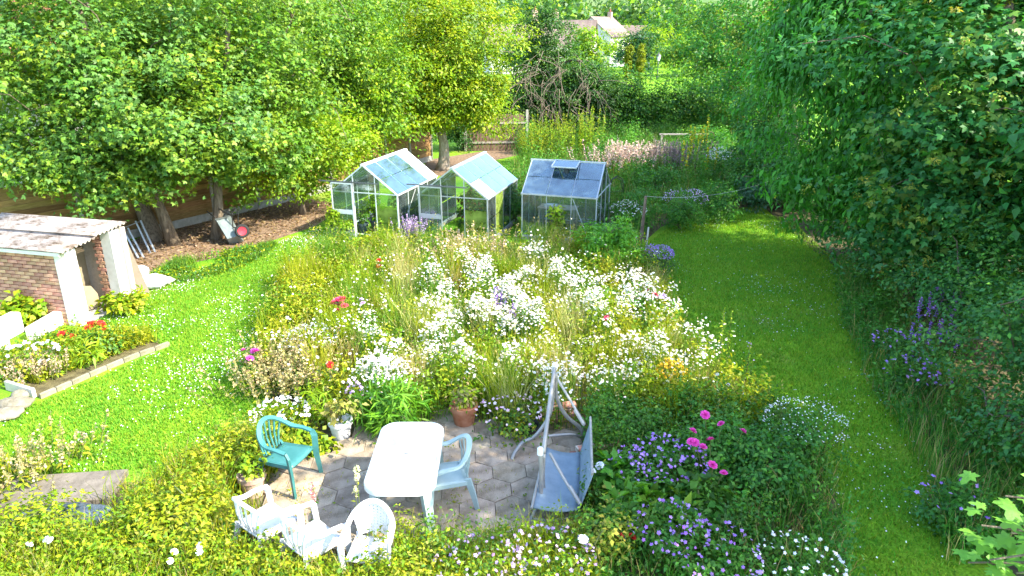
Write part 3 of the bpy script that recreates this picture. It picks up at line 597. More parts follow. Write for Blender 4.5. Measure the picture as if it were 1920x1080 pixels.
BOARDV = mat("dark_board", (.10, .065, .045), .85, (.19, .13, .09), 4, .4, spec=.15, rand=.2, stretch=(6, 6, 1)); vme = MB().box((0, 0, .85), (.14, .02, 1.7)).mesh("board"); vme.materials.append(BOARDV)
for k in range(18): obj("board", vme, None, f2, (-1.5 + k * .155, R_.uniform(-.008, .008), R_.uniform(-.03, .03)))
for z in (.4, 1.3): obj("rail", MB().box((-.15, -.03, z), (2.9, .04, .08)), mat("old_rail", (.3, .27, .23), .9), f2)
for x in (-1.62, 1.32): obj("post", pme, None, f2, (x, 0, 0))
tag(obj("timber_rail", MB().box((0, 0, 0), (2.2, .07, .06)).box((-1.0, 0, -.55), (.07, .07, 1.1)).box((1.0, 0, -.55), (.07, .07, 1.1)), mat("old_rail", (.3, .27, .23), .9), None, (at(1282, 263, 32)[0], 32, 1.08)), "low weathered timber rail in front of the laurel hedge", "rail")

# ================================================================== BRICK SHED
th = math.radians(-14); SH = Vector((-8.40, 12.76, 0))
shed = thing("brick_shed", "small brick shed with white piers and corrugated roof at the left edge", "shed", SH, th)
BRICK = mat("brick", (.30, .13, .08), .9, (.46, .27, .19), 7, .5, spec=.15, rand=.3); MORT = mat("mortar", (.5, .44, .37), .95, (.4, .35, .3), 20, .3, spec=.1)
WHITE = mat("white_paint", (.62, .61, .58), .7, (.5, .48, .43), 3, .25, spec=.3); CREAM = mat("cream_board", (.19, .155, .10), .75, (.25, .21, .14), 3, .1, spec=.2)
wall = obj("wall", MB().box((-1.75, .12, .75), (2.94, .19, 1.5)), MORT, shed)
br = MB().box((0, 0, 0), (.214, .06, .066), bev=.007).mesh("brick"); br.materials.append(BRICK); brh = MB().box((0, 0, 0), (.104, .06, .066), bev=.007).mesh("brick"); brh.materials.append(BRICK)
R_ = random.Random(6)
for j in range(20):
    x = -.285 - (.112 if j % 2 else 0) - .107
    if j % 2: obj("brick", brh, None, wall, (-.285 - .053, .018, .04 + j * .075), (0, 0, 0))
    while x > -2.3:
        obj("brick", br, None, wall, (x, .018 + R_.uniform(-.004, .004), .04 + j * .075), (R_.uniform(-.01, .01), 0, 0)); x -= .225
pier = obj("pier", MB().box((-.135, .105, .77), (.27, .25, 1.54), bev=.012), WHITE, shed)
pier2 = obj("pier", MB().box((-.12, 1.24, .81), (.24, .26, 1.62), bev=.012), WHITE, shed)
jamb = obj("brick_jamb", MB().box((-.34, 1.25, .8), (.19, .2, 1.6)), MORT, shed)
for j in range(21):
    for x, me_ in (((-.345, brh),) if j % 2 else ((-.30, brh), (-.41, brh))): obj("brick", me_, None, jamb, (x, 1.135, .04 + j * .075))
obj("back_wall", MB().box((-1.4, 1.42, .82), (2.9, .12, 1.64)), MORT, shed)
obj("partition", MB().box((-.95, .75, .6), (.06, 1.1, 1.2)), CREAM, shed)
obj("floor", MB().box((-1.4, .75, .015), (2.8, 1.1, .03)), CONC, shed)
roofm = mat("asbestos_sheet", (.09, .068, .05), .95, (.30, .265, .24), 3.2, .6, spec=.1, contrast=(.36, .56)); n_ = roofm.node_tree  # dark patches mix lichen with painted dapple of tree shadow
def corr(x0, x1, y0, y1, z0, z1, nm):
    V = []; F = []; nu = 56
    for i in range(nu + 1):
        y = y0 + (y1 - y0) * i / nu; z = z0 + (z1 - z0) * i / nu + .022 * math.cos(2 * math.pi * (y - y0) / .107)
        for x in np.linspace(x0, x1, 6): V.append((x, y, z))
    for i in range(nu):
        for j in range(5): a = i * 6 + j; F.append((a, a + 1, a + 7, a + 6))
    o = obj(nm, MB().add(V, F).mesh(nm, True), roofm, shed); m = o.modifiers.new("s", 'SOLIDIFY'); m.thickness = .012; return o
corr(-3.1, .07, -.16, .72, 1.555, 1.625, "roof_sheet"); corr(-3.1, .07, .66, 1.55, 1.655, 1.715, "roof_sheet")
obj("fascia", MB().box((-1.5, -.13, 1.505), (3.0, .025, .07)), WHITE, shed)
def in_shed(x, y, z): return SH + Matrix.Rotation(th, 3, 'Z') @ Vector((x, y, z))
o = tag(obj("curved_board", MB().prism([(-.22, 0), (.22, 0), (.24, .26), (.16, .45), (0, .5), (-.16, .45), (-.24, .26)], 0, .025), CREAM, None, in_shed(-.42, .70, .06), (math.radians(78), 0, math.radians(70))), "rounded sandy board leaning inside the shed doorway", "board")
t = thing("garden_spade", "long handled spade standing in the shed doorway", "spade", in_shed(-.28, .36, .03)); obj("shaft", MB().tube([(0, 0, .25), (-.08, .1, 1.1)], .016, 8), mat("ash_handle", (.6, .45, .25), .6), t); obj("grip", MB().tube([(-.08, .1, 1.08), (-.09, .115, 1.22)], .02, 8), mat("black_plastic", (.02, .02, .02), .5), t)
obj("blade", MB().box((.01, 0, .13), (.18, .012, .26), taper=.95), mat("steel", (.4, .4, .4), .4, metal=.8), t)
t = thing("shelf_boards", "stacked wooden boards lying high inside the shed", "boards", in_shed(-.70, .62, 1.25), th)
for k in range(3): obj("board", MB().box((0, 0, k * .035), (.4, .6 - .05 * k, .028)), mat("old_wood", (.3, .2, .12), .8, (.4, .28, .17), 5), t)
tag(obj("leaning_board", MB().box((0, 0, .7), (.05, .30, 1.45)), mat("pale_board", (.13, .105, .075), .7, (.17, .14, .1), 3), None, (-8.02, 14.5, 0), (0, math.radians(-17), math.radians(-14))), "long pale board leaning against the outside of the rear pier", "board")
# low white walls beside the shed
for i, (a, b, h, lab) in enumerate([((62, 640), (122, 603), .28, "low white painted kerb wall meeting the shed's front pier"), ((-40, 665), (38, 622), .42, "white painted block wall cut by the left edge, below the shed"), ((-30, 705), (10, 655), .30, "short white block at the left edge in front of the painted wall")]):
    A = Vector(pix(*a)); B = Vector(pix(*b)); d = B - A; tag(obj("white_wall", MB().box((0, 0, h / 2), (d.length, .2, h), bev=.02), WHITE, None, (A + B) / 2, (0, 0, math.atan2(d.y, d.x))), lab, "wall")

# sacks, metal rails, wheelbarrow
def sack(label, loc, d, seed, m, rz=0, name="sack"):
    V = []; F = []; nu, nv = 22, 12; r = random.Random(seed); ph = [r.uniform(0, 6) for _ in range(6)]
    for j in range(nv + 1):
        v = math.pi * j / nv
        for i in range(nu):
            u = 2 * math.pi * i / nu; k = 1 + .08 * math.sin(3 * u + ph[0]) * math.sin(2 * v + ph[1]) + .05 * math.sin(7 * u + ph[2] + 3 * v) + .035 * math.sin(11 * u + 5 * v + ph[3])
            cx, cy = math.cos(u), math.sin(u); sq = 1 / max(abs(cx), abs(cy)) ** .5
            V.append((d[0] * .5 * k * cx * sq * math.sin(v) ** .7, d[1] * .5 * k * cy * sq * math.sin(v) ** .7, d[2] * .5 * (1 - math.cos(v)) * (1 if v > 1 else 1) * (k * .5 + .5)))
    for j in range(nv):
        for i in range(nu): F.append((j * nu + i, j * nu + (i + 1) % nu, (j + 1) * nu + (i + 1) % nu, (j + 1) * nu + i))
    return tag(obj(name, MB().add(V, F).mesh(name, True), m, None, loc, (0, 0, rz)), label, "sack")
PLW = mat("white_plastic_sack", (.72, .72, .74), .4, (.5, .52, .58), 4, .5, spec=.5); PLG = mat("grey_sack", (.25, .27, .3), .5, (.5, .5, .52), 5, .6, spec=.4)
sack("crumpled white plastic sack on the grass beside the shed", pix(283, 540), (.75, .45, .30), 1, PLW, .2); sack("flat white sack with green corner lying right of the crumpled one", pix(302, 532), (.6, .35, .16), 2, PLW, -.1)
sack("grey plastic bag behind the white sacks by the leaning board", pix(262, 528), (.45, .35, .38), 3, PLG, .5)
ALU = mat("aluminium", (.52, .56, .60), .38, (.42, .46, .5), 6, metal=.55, spec=.5); ALUW = mat("bright_aluminium", (.74, .76, .78), .45, (.66, .68, .7), 5, metal=.15, spec=.5)
t = thing("metal_rails", "dismantled aluminium frame sections leaning up behind the brick shed", "metal frame", pix(265, 484))
b0 = Vector(pix(265, 484))
for (bx, by), (tx, ty, Y) in (((236, 494), (207, 437, 17.1)), ((265, 484), (235, 428, 17.6)), ((287, 474), (259, 414, 18.1))):
    A = Vector(pix(bx, by)); B = Vector(at(tx, ty, Y)); n = Vector((.05, .03, 0))
    for s in (-1, 1): obj("rail", MB().sweep([A + n * s, B + n * s], .035, .03, (0, -1, .3)), ALU, t, -b0)
obj("crossbar", MB().tube([at(207, 437, 17.1), at(260, 416, 18.1)], .012, 6), ALU, t, -b0); obj("crossbar", MB().tube([at(216, 452, 17.0), at(236, 430, 17.6)], .012, 6), ALU, t, -b0)

wb = Vector(pix(438, 456)); t = thing("wheelbarrow", "galvanised wheelbarrow with red wheel tipped up against the forked trunk", "wheelbarrow", wb)
BLK = mat("black_tube", (.02, .02, .022), .4); GALV = mat("galvanised", (.26, .31, .31), .42, (.18, .22, .23), 5, .2, metal=.5, spec=.5)
def W_(px_, py_, Y): return Vector(at(px_, py_, Y))
rim = [W_(403, 411, 18.75), W_(431, 404, 18.95), W_(457, 452, 18.55), W_(432, 459, 18.4)]; n_ = Vector((.05, -.28, .12)); c_ = sum(rim, Vector()) / 4
bot = [c_ + (p - c_) * .68 + n_ for p in rim]
tr = obj("tray", MB().add(rim + bot, [(4, 5, 6, 7), (0, 1, 5, 4), (1, 2, 6, 5), (2, 3, 7, 6), (3, 0, 4, 7)]), GALV, t, -wb); md = tr.modifiers.new("s", 'SOLIDIFY'); md.thickness = .012
obj("rim", MB().tube(rim + rim[:1], .014, 6), BLK, t, -wb)
for k, (pa_, pb_) in enumerate((((388, 396), (404, 409)), ((410, 391), (432, 404)))): obj("handle", MB().tube([W_(*pa_, 19.0), W_(*pb_, 18.7)], .016, 8), BLK, t, -wb)
for k, pl in enumerate((((418, 406), (428, 394), (434, 396), (437, 426)), ((433, 403), (440, 391), (446, 393), (447, 428)))): obj("leg", MB().tube([W_(x, y, 18.45) for x, y in pl], .015, 8), BLK, t, -wb)
obj("axle_frame", MB().tube([W_(437, 426, 18.4), W_(447, 428, 18.35), W_(453, 433, 18.3)], .014, 8), BLK, t, -wb)
wc = W_(454, 433, 18.3); wh = obj("wheel", MB().lathe([(.0, -.02), (.10, -.035), (.115, -.045), (.115, .045), (.10, .035), (0, .02)], n=20), mat("red_wheel", (.55, .03, .05), .45), t, wc - wb, (math.radians(80), 0, math.radians(25)))
obj("tyre", MB().lathe([(.115, -.04), (.16, -.045), (.185, -.02), (.185, .02), (.16, .045), (.115, .04)], n=24), mat("rubber", (.02, .02, .02), .8), wh, smooth_angle=50)

# ================================================================== GREENHOUSES
G_CLR = glass_mat("greenhouse_glass", (.93, .98, .96), .05, (.50, .58, .55)); G_BLUE = glass_mat("roof_glass", (.82, .95, .97), .06, (.26, .46, .52), 1.5)
G_POLY = glass_mat("greenish_polycarbonate", (.72, .9, .45), .55, (.36, .48, .10), .6); G_WHITE = mat("white_panel", (.80, .84, .86), .4, (.7, .75, .78), 4, spec=.4); G_SKY = glass_mat("sky_film_glass", (.80, .92, .98), .13, (.40, .55, .64), 2.2)  # right roof's bluish film tone paints in bright sky reflection
def pane(parent, pts, m, name="pane", th=.004):
    P = [Vector(p) for p in pts]; n = (P[1] - P[0]).cross(P[2] - P[0]).normalized() * th; k = len(P)
    return obj(name, MB().add(P + [p + n for p in P], [tuple(range(k))[::-1], tuple(range(k, 2 * k))] + [(i, (i + 1) % k, k + (i + 1) % k, k + i) for i in range(k)]), m, parent)
def greenhouse(label, loc, rz, w, L, eave, ridge, metal, side_g, roof_g, front, door=None, seed=1, white=(), base=.1, braces=(), vent=None, ridge_w=.05, bar=.024):
    t = thing("greenhouse", label, "greenhouse", loc, rz); x = w / 2; nb = max(2, round(L / .66)); Ys = [L * k / nb for k in range(nb + 1)]
    f = MB(); B = lambda a, b, s=bar: f.sweep([a, b], s, s, (0, 0, 1) if abs(Vector(b)[2] - Vector(a)[2]) < .9 * (Vector(b) - Vector(a)).length else (1, 0, 0))
    for s in (-1, 1):
        for y in Ys: B((s * x, y, 0), (s * x, y, eave), bar * (1.3 if y in (0, L) else .8)); B((s * x, y, eave), (0, y, ridge), bar * (1.5 if y in (0, L) else .8))
        B((s * (x + .02), -.03, eave), (s * (x + .02), L + .03, eave), bar * 1.6); B((s * x, 0, base), (s * x, L, base), bar * 1.4)
        for y in (0, L): B((s * .33, y, 0), (s * .33, y, ridge - (ridge - eave) * .33 / x), bar)
    for y in (0, L): B((-x, y, eave), (x, y, eave), bar); B((-x, y, base), (x, y, base), bar)
    f.box((0, L / 2, ridge + .01), (ridge_w, L + .08, .05))
    for a, b in braces: B(a, b, bar * .8)
    obj("frame", f, metal, t)
    obj("base", MB().box((-x, L / 2, base * .4), (.09, L, base * .8)).box((x, L / 2, base * .4), (.09, L, base * .8)).box((0, L, base * .4), (w - .1, .09, base * .8)), CONC, t)
    g = .012
    for k in range(nb):
        y0, y1 = Ys[k] + g, Ys[k + 1] - g
        for s in (-1, 1):
            zs = [base, (base + eave) / 2, eave]
            for a, b in zip(zs[:-1], zs[1:]): pane(t, [(s * x, y0, a + g), (s * x, y1, a + g), (s * x, y1, b - g), (s * x, y0, b - g)], side_g(s, k))
            for j in range(2):
                u0, u1 = j / 2 + .012, (j + 1) / 2 - .004; P = lambda u, y: (s * (x + .03) * u, y, ridge - (ridge - eave) * u + .018)
                key = (s, k, j)
                if vent == key: continue
                pane(t, [P(u0, y0), P(u0, y1), P(u1, y1), P(u1, y0)], G_WHITE if key in white else roof_g)
    for y, fr in ((0, True), (L, False)):
        for a, b in ((-x + g, -.33 - g), (-.33 + g, .33 - g), (.33 + g, x - g)):
            if fr and door is not None and a > -.4 and b < .4: 
                continue
            zs = [base, .75, eave] if not (fr and a > 0 and front == 'poly') else [base, .45, .95, eave]
            for i, (c, d) in enumerate(zip(zs[:-1], zs[1:])): pane(t, [(a, y, c + g), (b, y, c + g), (b, y, d - g), (a, y, d - g)], G_POLY if (fr and a > 0 and front == 'poly' and i < 2) else side_g(0, 0))
        hz = lambda q: ridge - (ridge - eave) * abs(q) / x - g
        pane(t, [(-x + .05, y, eave + g), (-.33 - g, y, eave + g), (-.33 - g, y, hz(.33 + g))], side_g(0, 0), "gable_pane"); pane(t, [(.33 + g, y, eave + g), (x - .05, y, eave + g), (.33 + g, y, hz(.33 + g))], side_g(0, 0), "gable_pane")
        pane(t, [(-.33 + g, y, eave + .08), (.33 - g, y, eave + .08), (.33 - g, y, hz(.33)), (0, y, ridge - g - .02), (-.33 + g, y, hz(.33))], side_g(0, 0), "gable_pane")
    if door is not None:
        dx = door; h = eave + .22
        fr = MB()
        for a in (-.31, .31): fr.box((dx + a, -.05, h / 2 + .03), (.03, .03, h))
        for z in (.06, h * .48, h + .02): fr.box((dx, -.05, z), (.62, .03, .035 if z != h * .48 else .12))
        do = obj("door", fr, metal, t)
        for a, b in ((.08, h * .48 - .07), (h * .48 + .07, h)): pane(do, [(dx - .29, -.05, a), (dx + .29, -.05, a), (dx + .29, -.05, b), (dx - .29, -.05, b)], side_g(0, 0))
        obj("door_rail", MB().box(((dx) / 2 - .12, -.05, h + .06), (abs(dx) + 1.1, .03, .03)), mat("dark_rail", (.12, .13, .14), .5, metal=.4), t)
    if vent:
        s, k, j = vent; y0, y1 = Ys[k], Ys[k + 1]; v = MB().box((0, 0, 0), (.02, y1 - y0, .02)); z0 = ridge + .02
        P = lambda u: (s * x * u, ridge + .04 - .05 * u)
        vo = obj("roof_vent", MB().sweep([(s * .03, y0, z0 + .02), (s * .03, y1, z0 + .02)], .03, .03).sweep([(s * .5, y0, z0 - .09), (s * .5, y1, z0 - .09)], .03, .03).sweep([(s * .03, y0, z0 + .02), (s * .5, y0, z0 - .09)], .03, .03).sweep([(s * .03, y1, z0 + .02), (s * .5, y1, z0 - .09)], .03, .03), metal, t)
        pane(vo, [(s * .04, y0 + .01, z0 + .02), (s * .04, y1 - .01, z0 + .02), (s * .49, y1 - .01, z0 - .09), (s * .49, y0 + .01, z0 - .09)], G_BLUE)
    return t
GR = math.radians(-16.5)
greenhouse("left greenhouse with white framed roof and green panel beside its open doorway", (-4.02, 19.05, 0), GR, 1.95, 2.75, 1.27, 2.02, ALUW, lambda s, k: G_CLR, G_BLUE, 'poly', door=-.66, white=((1, 3, 1), (1, 3, 0)), ridge_w=.09, braces=[((.97, .1, .15), (.97, 1.2, 1.2)), ((.97, 1.35, 1.2), (.97, 2.0, .2))])
greenhouse("middle greenhouse with blue glass roof and greenish corner panels", (-1.58, 18.55, 0), GR, 1.95, 2.75, 1.27, 2.02, ALU, lambda s, k: G_POLY if s == 1 and k == 1 else G_CLR, G_BLUE, 'poly', door=-.62, seed=2, white=((1, 0, 1),), ridge_w=.09, braces=[((.5, .03, .2), (.9, .03, .9))])
a3 = math.radians(-17.5); ux = Vector((math.cos(a3), math.sin(a3), 0)); uy = Vector((-math.sin(a3), math.cos(a3), 0)); F3 = Vector((.28, 19.0, 0)) + uy * .97
greenhouse("right greenhouse in the shade with blue grey frame and an open roof vent", F3, a3 - math.pi / 2, 1.95, 2.05, 1.27, 2.02, ALU, lambda s, k: G_CLR, G_SKY, 'clear', door=None, seed=3, vent=(1, 1, 0), braces=[((.97, 1.4, 1.22), (.97, 1.9, .05)), ((-.97, .2, .1), (-.97, 1.0, 1.2))])

def plant_pot(name, label, loc, r, h, m, leafpal, n, sz, ph, seed, cat="potted plant", spread=1.2, soil=True):
    t = thing(name, label, cat, loc); obj("pot", MB().lathe([(r * .72, 0), (r * .98, h * .8), (r * 1.08, h * .8), (r * 1.1, h), (r * .95, h), (r * .9, h * .86), (0.0, h * .86)], n=20), m, t, smooth_angle=40)
    if n:
        E_ = [((loc[0], loc[1], h + ph * .45), (r * spread, r * spread, ph * .55))]
        obj("foliage", foliage_mesh("foliage", E_, n, sz, leafpal, seed, clump=.12, perclump=12, shell=.6, zmin=h), LEAF, t, -Vector(loc))
        mb = MB(); R = random.Random(seed)
        for k in range(7): mb.tube([(R.uniform(-.3, .3) * r, R.uniform(-.3, .3) * r, h * .85), (R.uniform(-1, 1) * r * spread * .5, R.uniform(-1, 1) * r * spread * .5, h + ph * .7)], [.008, .004], 4)
        obj("stems", mb, STEM, t)
    return t
POTD = mat("dark_plastic_pot", (.06, .075, .09), .45, (.09, .105, .12), 5, spec=.4); TERRA = mat("terracotta", (.30, .10, .045), .85, (.40, .19, .11), 6, .3, spec=.2); POTW = mat("white_pot", (.70, .70, .70), .6, (.55, .55, .55), 5, .3)
plant_pot("potted_plant", "dark pot with yellow green plant, left of the pair outside the left greenhouse", pix(630, 443), .19, .3, POTD, LIME, 400, .09, .55, 101); plant_pot("potted_plant", "dark pot with yellow green plant, right of the pair outside the left greenhouse", pix(651, 448), .2, .28, POTD, LIME, 250, .08, .3, 102)
plant_pot("potted_plant", "dark pot with feathery plant inside the left greenhouse doorway, nearer one", (-4.25, 19.55, 0), .17, .3, POTD, ASH, 300, .07, .5, 103); plant_pot("potted_plant", "dark pot with tall plant inside the left greenhouse doorway, farther one", (-3.9, 19.85, 0), .18, .32, POTD, LIME, 350, .09, .8, 104)
shrub("tomato_plant", "tall tomato plant with reddish fruit trusses inside the middle greenhouse", (-1.15, 19.3), .3, 1.5, 900, .11, [(.06, .17, .03), (.09, .2, .03), (.25, .06, .04)], 105, cat='plant', clump=.2); shrub("tomato_plant", "green leafy plant at the back of the left greenhouse", (-3.3, 20.9), .4, 1.2, 700, .11, ASH, 106, cat='plant', clump=.2)
shrub("tomato_plant", "leafy plant seen through the glass at the back of the middle greenhouse", (-.75, 20.4), .4, 1.1, 700, .11, ASH, 107, cat='plant', clump=.2); shrub("vine_plant", "bright leafed vine growing up the front glass of the right greenhouse", (1.2, 18.55), .22, 1.0, 320, .12, LIME, 108, cat='plant', clump=.16)
sb = F3 + ux * .75 + uy * .1; t = thing("wooden_staging", "slatted wooden bench with trays inside the right greenhouse", "bench", sb, a3)
for k in range(5): obj("slat", MB().box((0, -.22 + k * .11, .7), (1.1, .09, .025)), mat("pale_wood", (.5, .38, .3), .8, (.6, .48, .38), 5), t)
for x_ in (-.5, .5):
    for y_ in (-.2, .2): obj("leg", MB().box((x_, y_, .34), (.05, .05, .68)), mat("pale_wood", (.5, .38, .3), .8), t)
tag(obj("seed_tray", MB().box((0, 0, .03), (.35, .22, .06), bev=.01), mat("white_plastic", (.75, .75, .75), .5), None, sb + Vector((-.2, .05, .715)), (0, 0, a3)), "white seed tray on the bench in the right greenhouse", "tray")
plant_pot("hanging_pot", "small dark pot hanging under the open roof vent of the right greenhouse", tuple(F3 + ux * 1.0 - uy * .05 + Vector((0, 0, 1.72))), .1, .18, POTD, [], 0, 0, 0, 1, cat="pot")
# arch, washing line post and line
ab = Vector(pix(1152, 418)); t = thing("garden_arch", "thin dark metal hoop arch beside the right greenhouse", "arch", ab)
for s in (-.12, .12): obj("hoop", MB().tube([(s * .3 - .2, s, 0), (s * .3 - .2, s, 1.1), (s * .3 - .14, s, 1.32), (s * .3, s, 1.4), (s * .3 + .14, s, 1.32), (s * .3 + .2, s, 1.1), (s * .3 + .2, s, 0)], .012, 6), BLK, t)
for z in (.5, .95): obj("crossbar", MB().tube([(-.24, -.12, z), (.2, .12, z)], .008, 5), BLK, t)
pb = Vector(pix(1200, 478)); ptop = Vector(at(1211, 368, pb.y)); t = tag(obj("line_post", MB().tube([pb - Vector((0, 0, .1)), pb.lerp(ptop, .5) + Vector((-.01, 0, 0)), ptop], [.05, .045, .035], 9), mat("post_wood", (.12, .08, .06), .9, (.22, .16, .12), 5, .5)), "rough dark wooden post holding the washing line", "post")
le = Vector((8.6, 20.2, 1.9)); lp = [ptop.lerp(le, k / 12) - Vector((0, 0, .35 * 4 * (k / 12) * (1 - k / 12))) for k in range(13)]
tag(obj("washing_line", MB().tube(lp, .005, 5), mat("line", (.5, .52, .5), .7)), "thin pale washing line sagging from the post to the trees", "line")
for i, (a, b, lab) in enumerate([((1207, 500), (1216, 426), "pale stake leaning right of the washing line post"), ((1200, 480), (1192, 442), "short pale stake left of the washing line post"), ((1222, 505), (1205, 470), "thin pale cane at the foot of the washing line post")]):
    A = Vector(pix(*a)); tag(obj("stake", MB().tube([A, at(b[0], b[1], A.y + .1)], .022, 6), mat("pale_stake", (.5, .48, .44), .8)), lab, "stake")

# ================================================================== PATIO FURNITURE
PZ = .045
TABM = mat("table_plastic", (.62, .64, .64), .35, (.56, .585, .585), 3, .03, spec=.45); TLEG = mat("table_leg_plastic", (.24, .35, .345), .4, (.30, .40, .395), 4)
tc_ = Vector((-1.245, 7.19, PZ)); t = thing("garden_table", "large white plastic table with rounded corners in the middle of the patio", "table", tc_, math.radians(0))
def rrect(hx, hy, r, bulge=.03, n=7):
    P = []
    for cx, cy, a0 in ((hx - r, hy - r, 0), (-hx + r, hy - r, 90), (-hx + r, -hy + r, 180), (hx - r, -hy + r, 270)):
        for k in range(n): a = math.radians(a0 + 90 * k / (n - 1)); P.append((cx + r * math.cos(a), cy + r * math.sin(a)))
    return [(x + bulge * (1 - (y / hy) ** 2) * (1 if x > 0 else -1) * (abs(x) / hx), y + bulge * (1 - (x / hx) ** 2) * (1 if y > 0 else -1) * (abs(y) / hy)) for x, y in P]
hx, hy = .385, .70; mb = MB(); ring = rrect(hx, hy, .17); n = len(ring)
lv = [(1.0, .64), (1.0, .70), (.985, .715), (.955, .72), (.945, .712)]
P = [(x * k, y * (1 - (1 - k) * .6), z) for k, z in lv for x, y in ring]; Fs = [tuple((len(lv) - 1) * n + j for j in range(n))]
for i in range(len(lv) - 1):
    for j in range(n): Fs.append((i * n + j, i * n + (j + 1) % n, (i + 1) * n + (j + 1) % n, (i + 1) * n + j))
obj("tabletop", mb.add(P, Fs), TABM, t, smooth_angle=50); obj("parasol_cap", MB().lathe([(.028, .708), (.028, .716), (.0, .718)], n=14), mat("cap_grey", (.16, .17, .17), .5), t)
for sx in (-1, 1):
    for sy in (-1, 1): obj("leg", MB().sweep([(sx * .27, sy * .52, .69), (sx * .31, sy * .58, .3), (sx * .335, sy * .62, 0)], [.13, .10, .075], .06, (sx * .7, sy * .7, 0)), TLEG, t)

def chair_parts(t, m, style):
    # local: front -y, origin on the floor under the seat centre
    hoop = []
    for k in range(17):
        a = math.pi * k / 16; hoop.append((.275 * math.cos(a) * -1, .06 + .22 * math.sin(a), .64 + .20 * math.sin(a) ** 1.6))
    hoop = [(-.285, -.20, .61), (-.285, -.08, .635)] + hoop + [(.285, -.08, .635), (.285, -.20, .61)]
    ups = [(0, -.2 * 0, 1)] * 2 + [(-math.cos(math.pi * k / 16) * -.2, -.55 * math.sin(math.pi * k / 16), 1) for k in range(17)] + [(0, 0, 1)] * 2
    obj("back_hoop", MB().sweep(hoop, .058, .022, ups=ups), m, t, smooth_angle=40)
    V = []; nx_, ny_ = 9, 9
    for j in range(ny_):
        for i in range(nx_):
            x = (i / (nx_ - 1) - .5) * (.46 - .05 * j / ny_); y = -.24 + .46 * j / (ny_ - 1); V.append((x, y, .42 - .018 * (1 - (2 * x / .46) ** 2) - .02 * j / ny_ - (.025 if j == 0 else 0)))
    st = obj("seat", MB().add(V, [(j * nx_ + i, j * nx_ + i + 1, (j + 1) * nx_ + i + 1, (j + 1) * nx_ + i) for j in range(ny_ - 1) for i in range(nx_ - 1)]).mesh("seat", True), m, t); md = st.modifiers.new("s", 'SOLIDIFY'); md.thickness = .022
    for s in (-1, 1):
        obj("leg", MB().sweep([(s * .285, -.20, .615), (s * .285, -.235, .55), (s * .27, -.245, .3), (s * .29, -.275, 0)], [.06, .075, .07, .05], .03, (s * .8, .5, 0)), m, t); obj("leg", MB().sweep([(s * .20, .21, .42), (s * .225, .27, .2), (s * .25, .31, 0)], [.08, .065, .05], .03, (s, -.6, 0)), m, t)
        obj("apron", MB().sweep([(s * .225, -.22, .385), (s * .21, .2, .375)], .03, .05, (0, 0, 1)), m, t)
    if style == 'slats':
        for k in range(7):
            a = math.pi * (.22 + .56 * k / 6); hx_, hy_, hz_ = -.275 * math.cos(a), .06 + .22 * math.sin(a), .64 + .20 * math.sin(a) ** 1.6
            obj("slat", MB().sweep([(hx_, hy_, hz_), (hx_ * .85, hy_ * .55 + .115, .58), (hx_ * .7, .215, .41)], .026, .012, (0, -1, .3)), m, t)
    else:
        V = []; F = []; nc, nr = 11, 10
        def S_(u, v): a = math.pi * (.17 + .66 * u); k = .72 + .28 * v; return Vector((-.27 * math.cos(a) * k, .06 + .215 * math.sin(a) * (.9 + .1 * v), .43 + (.22 + .19 * math.sin(a) ** 1.6) * v))
        for i in range(nc):
            for j in range(nr):
                u0, u1, v0, v1 = i / nc, (i + 1) / nc, j / nr, (j + 1) / nr; o_ = len(V); um, vm = (u0 + u1) / 2, (v0 + v1) / 2; q = .27
                V += [S_(u0, v0), S_(u1, v0), S_(u1, v1), S_(u0, v1)] + [S_(um - (u1 - u0) * q, vm), S_(um, vm - (v1 - v0) * q), S_(um + (u1 - u0) * q, vm), S_(um, vm + (v1 - v0) * q)]
                F += [(o_, o_ + 1, o_ + 5), (o_ + 1, o_ + 2, o_ + 6), (o_ + 2, o_ + 3, o_ + 7), (o_ + 3, o_, o_ + 4), (o_, o_ + 5, o_ + 4), (o_ + 1, o_ + 6, o_ + 5), (o_ + 2, o_ + 7, o_ + 6), (o_ + 3, o_ + 4, o_ + 7)]
        bk = obj("lattice_back", MB().add(V, F), m, t); md = bk.modifiers.new("s", 'SOLIDIFY'); md.thickness = .012
GRN = mat("green_plastic", (.028, .13, .125), .42, (.05, .18, .175), 4, .05, spec=.4); PALE = mat("pale_plastic", (.28, .38, .375), .4, (.34, .43, .425), 4, .03); WPL = mat("white_chair_plastic", (.60, .60, .61), .42, (.54, .54, .55), 4, .03)
def chair(label, loc, rz, m, style='slats', tilt=None):
    t = thing("garden_chair", label, "chair", (loc[0], loc[1], PZ), rz, "plastic garden chairs"); chair_parts(t, m, style); return t
chair("dark green plastic armchair standing alone left of the table", (-2.83, 7.66), math.radians(72), GRN); chair("pale grey green plastic chair pushed in at the table's right side", (-.78, 7.24), math.radians(-74), PALE)
chair("white slatted armchair farthest left in the foreground, seen from behind", (-2.68, 6.42), math.radians(143), WPL).scale = (1, 1, .92); chair("white slatted armchair in the foreground between two other white chairs", (-2.10, 6.12), math.radians(140), WPL).scale = (1, 1, .92); chair("white chair with round lattice back in front of the table", (-1.47, 6.0), math.radians(-3), WPL, 'lattice').scale = (.86, .86, .9)

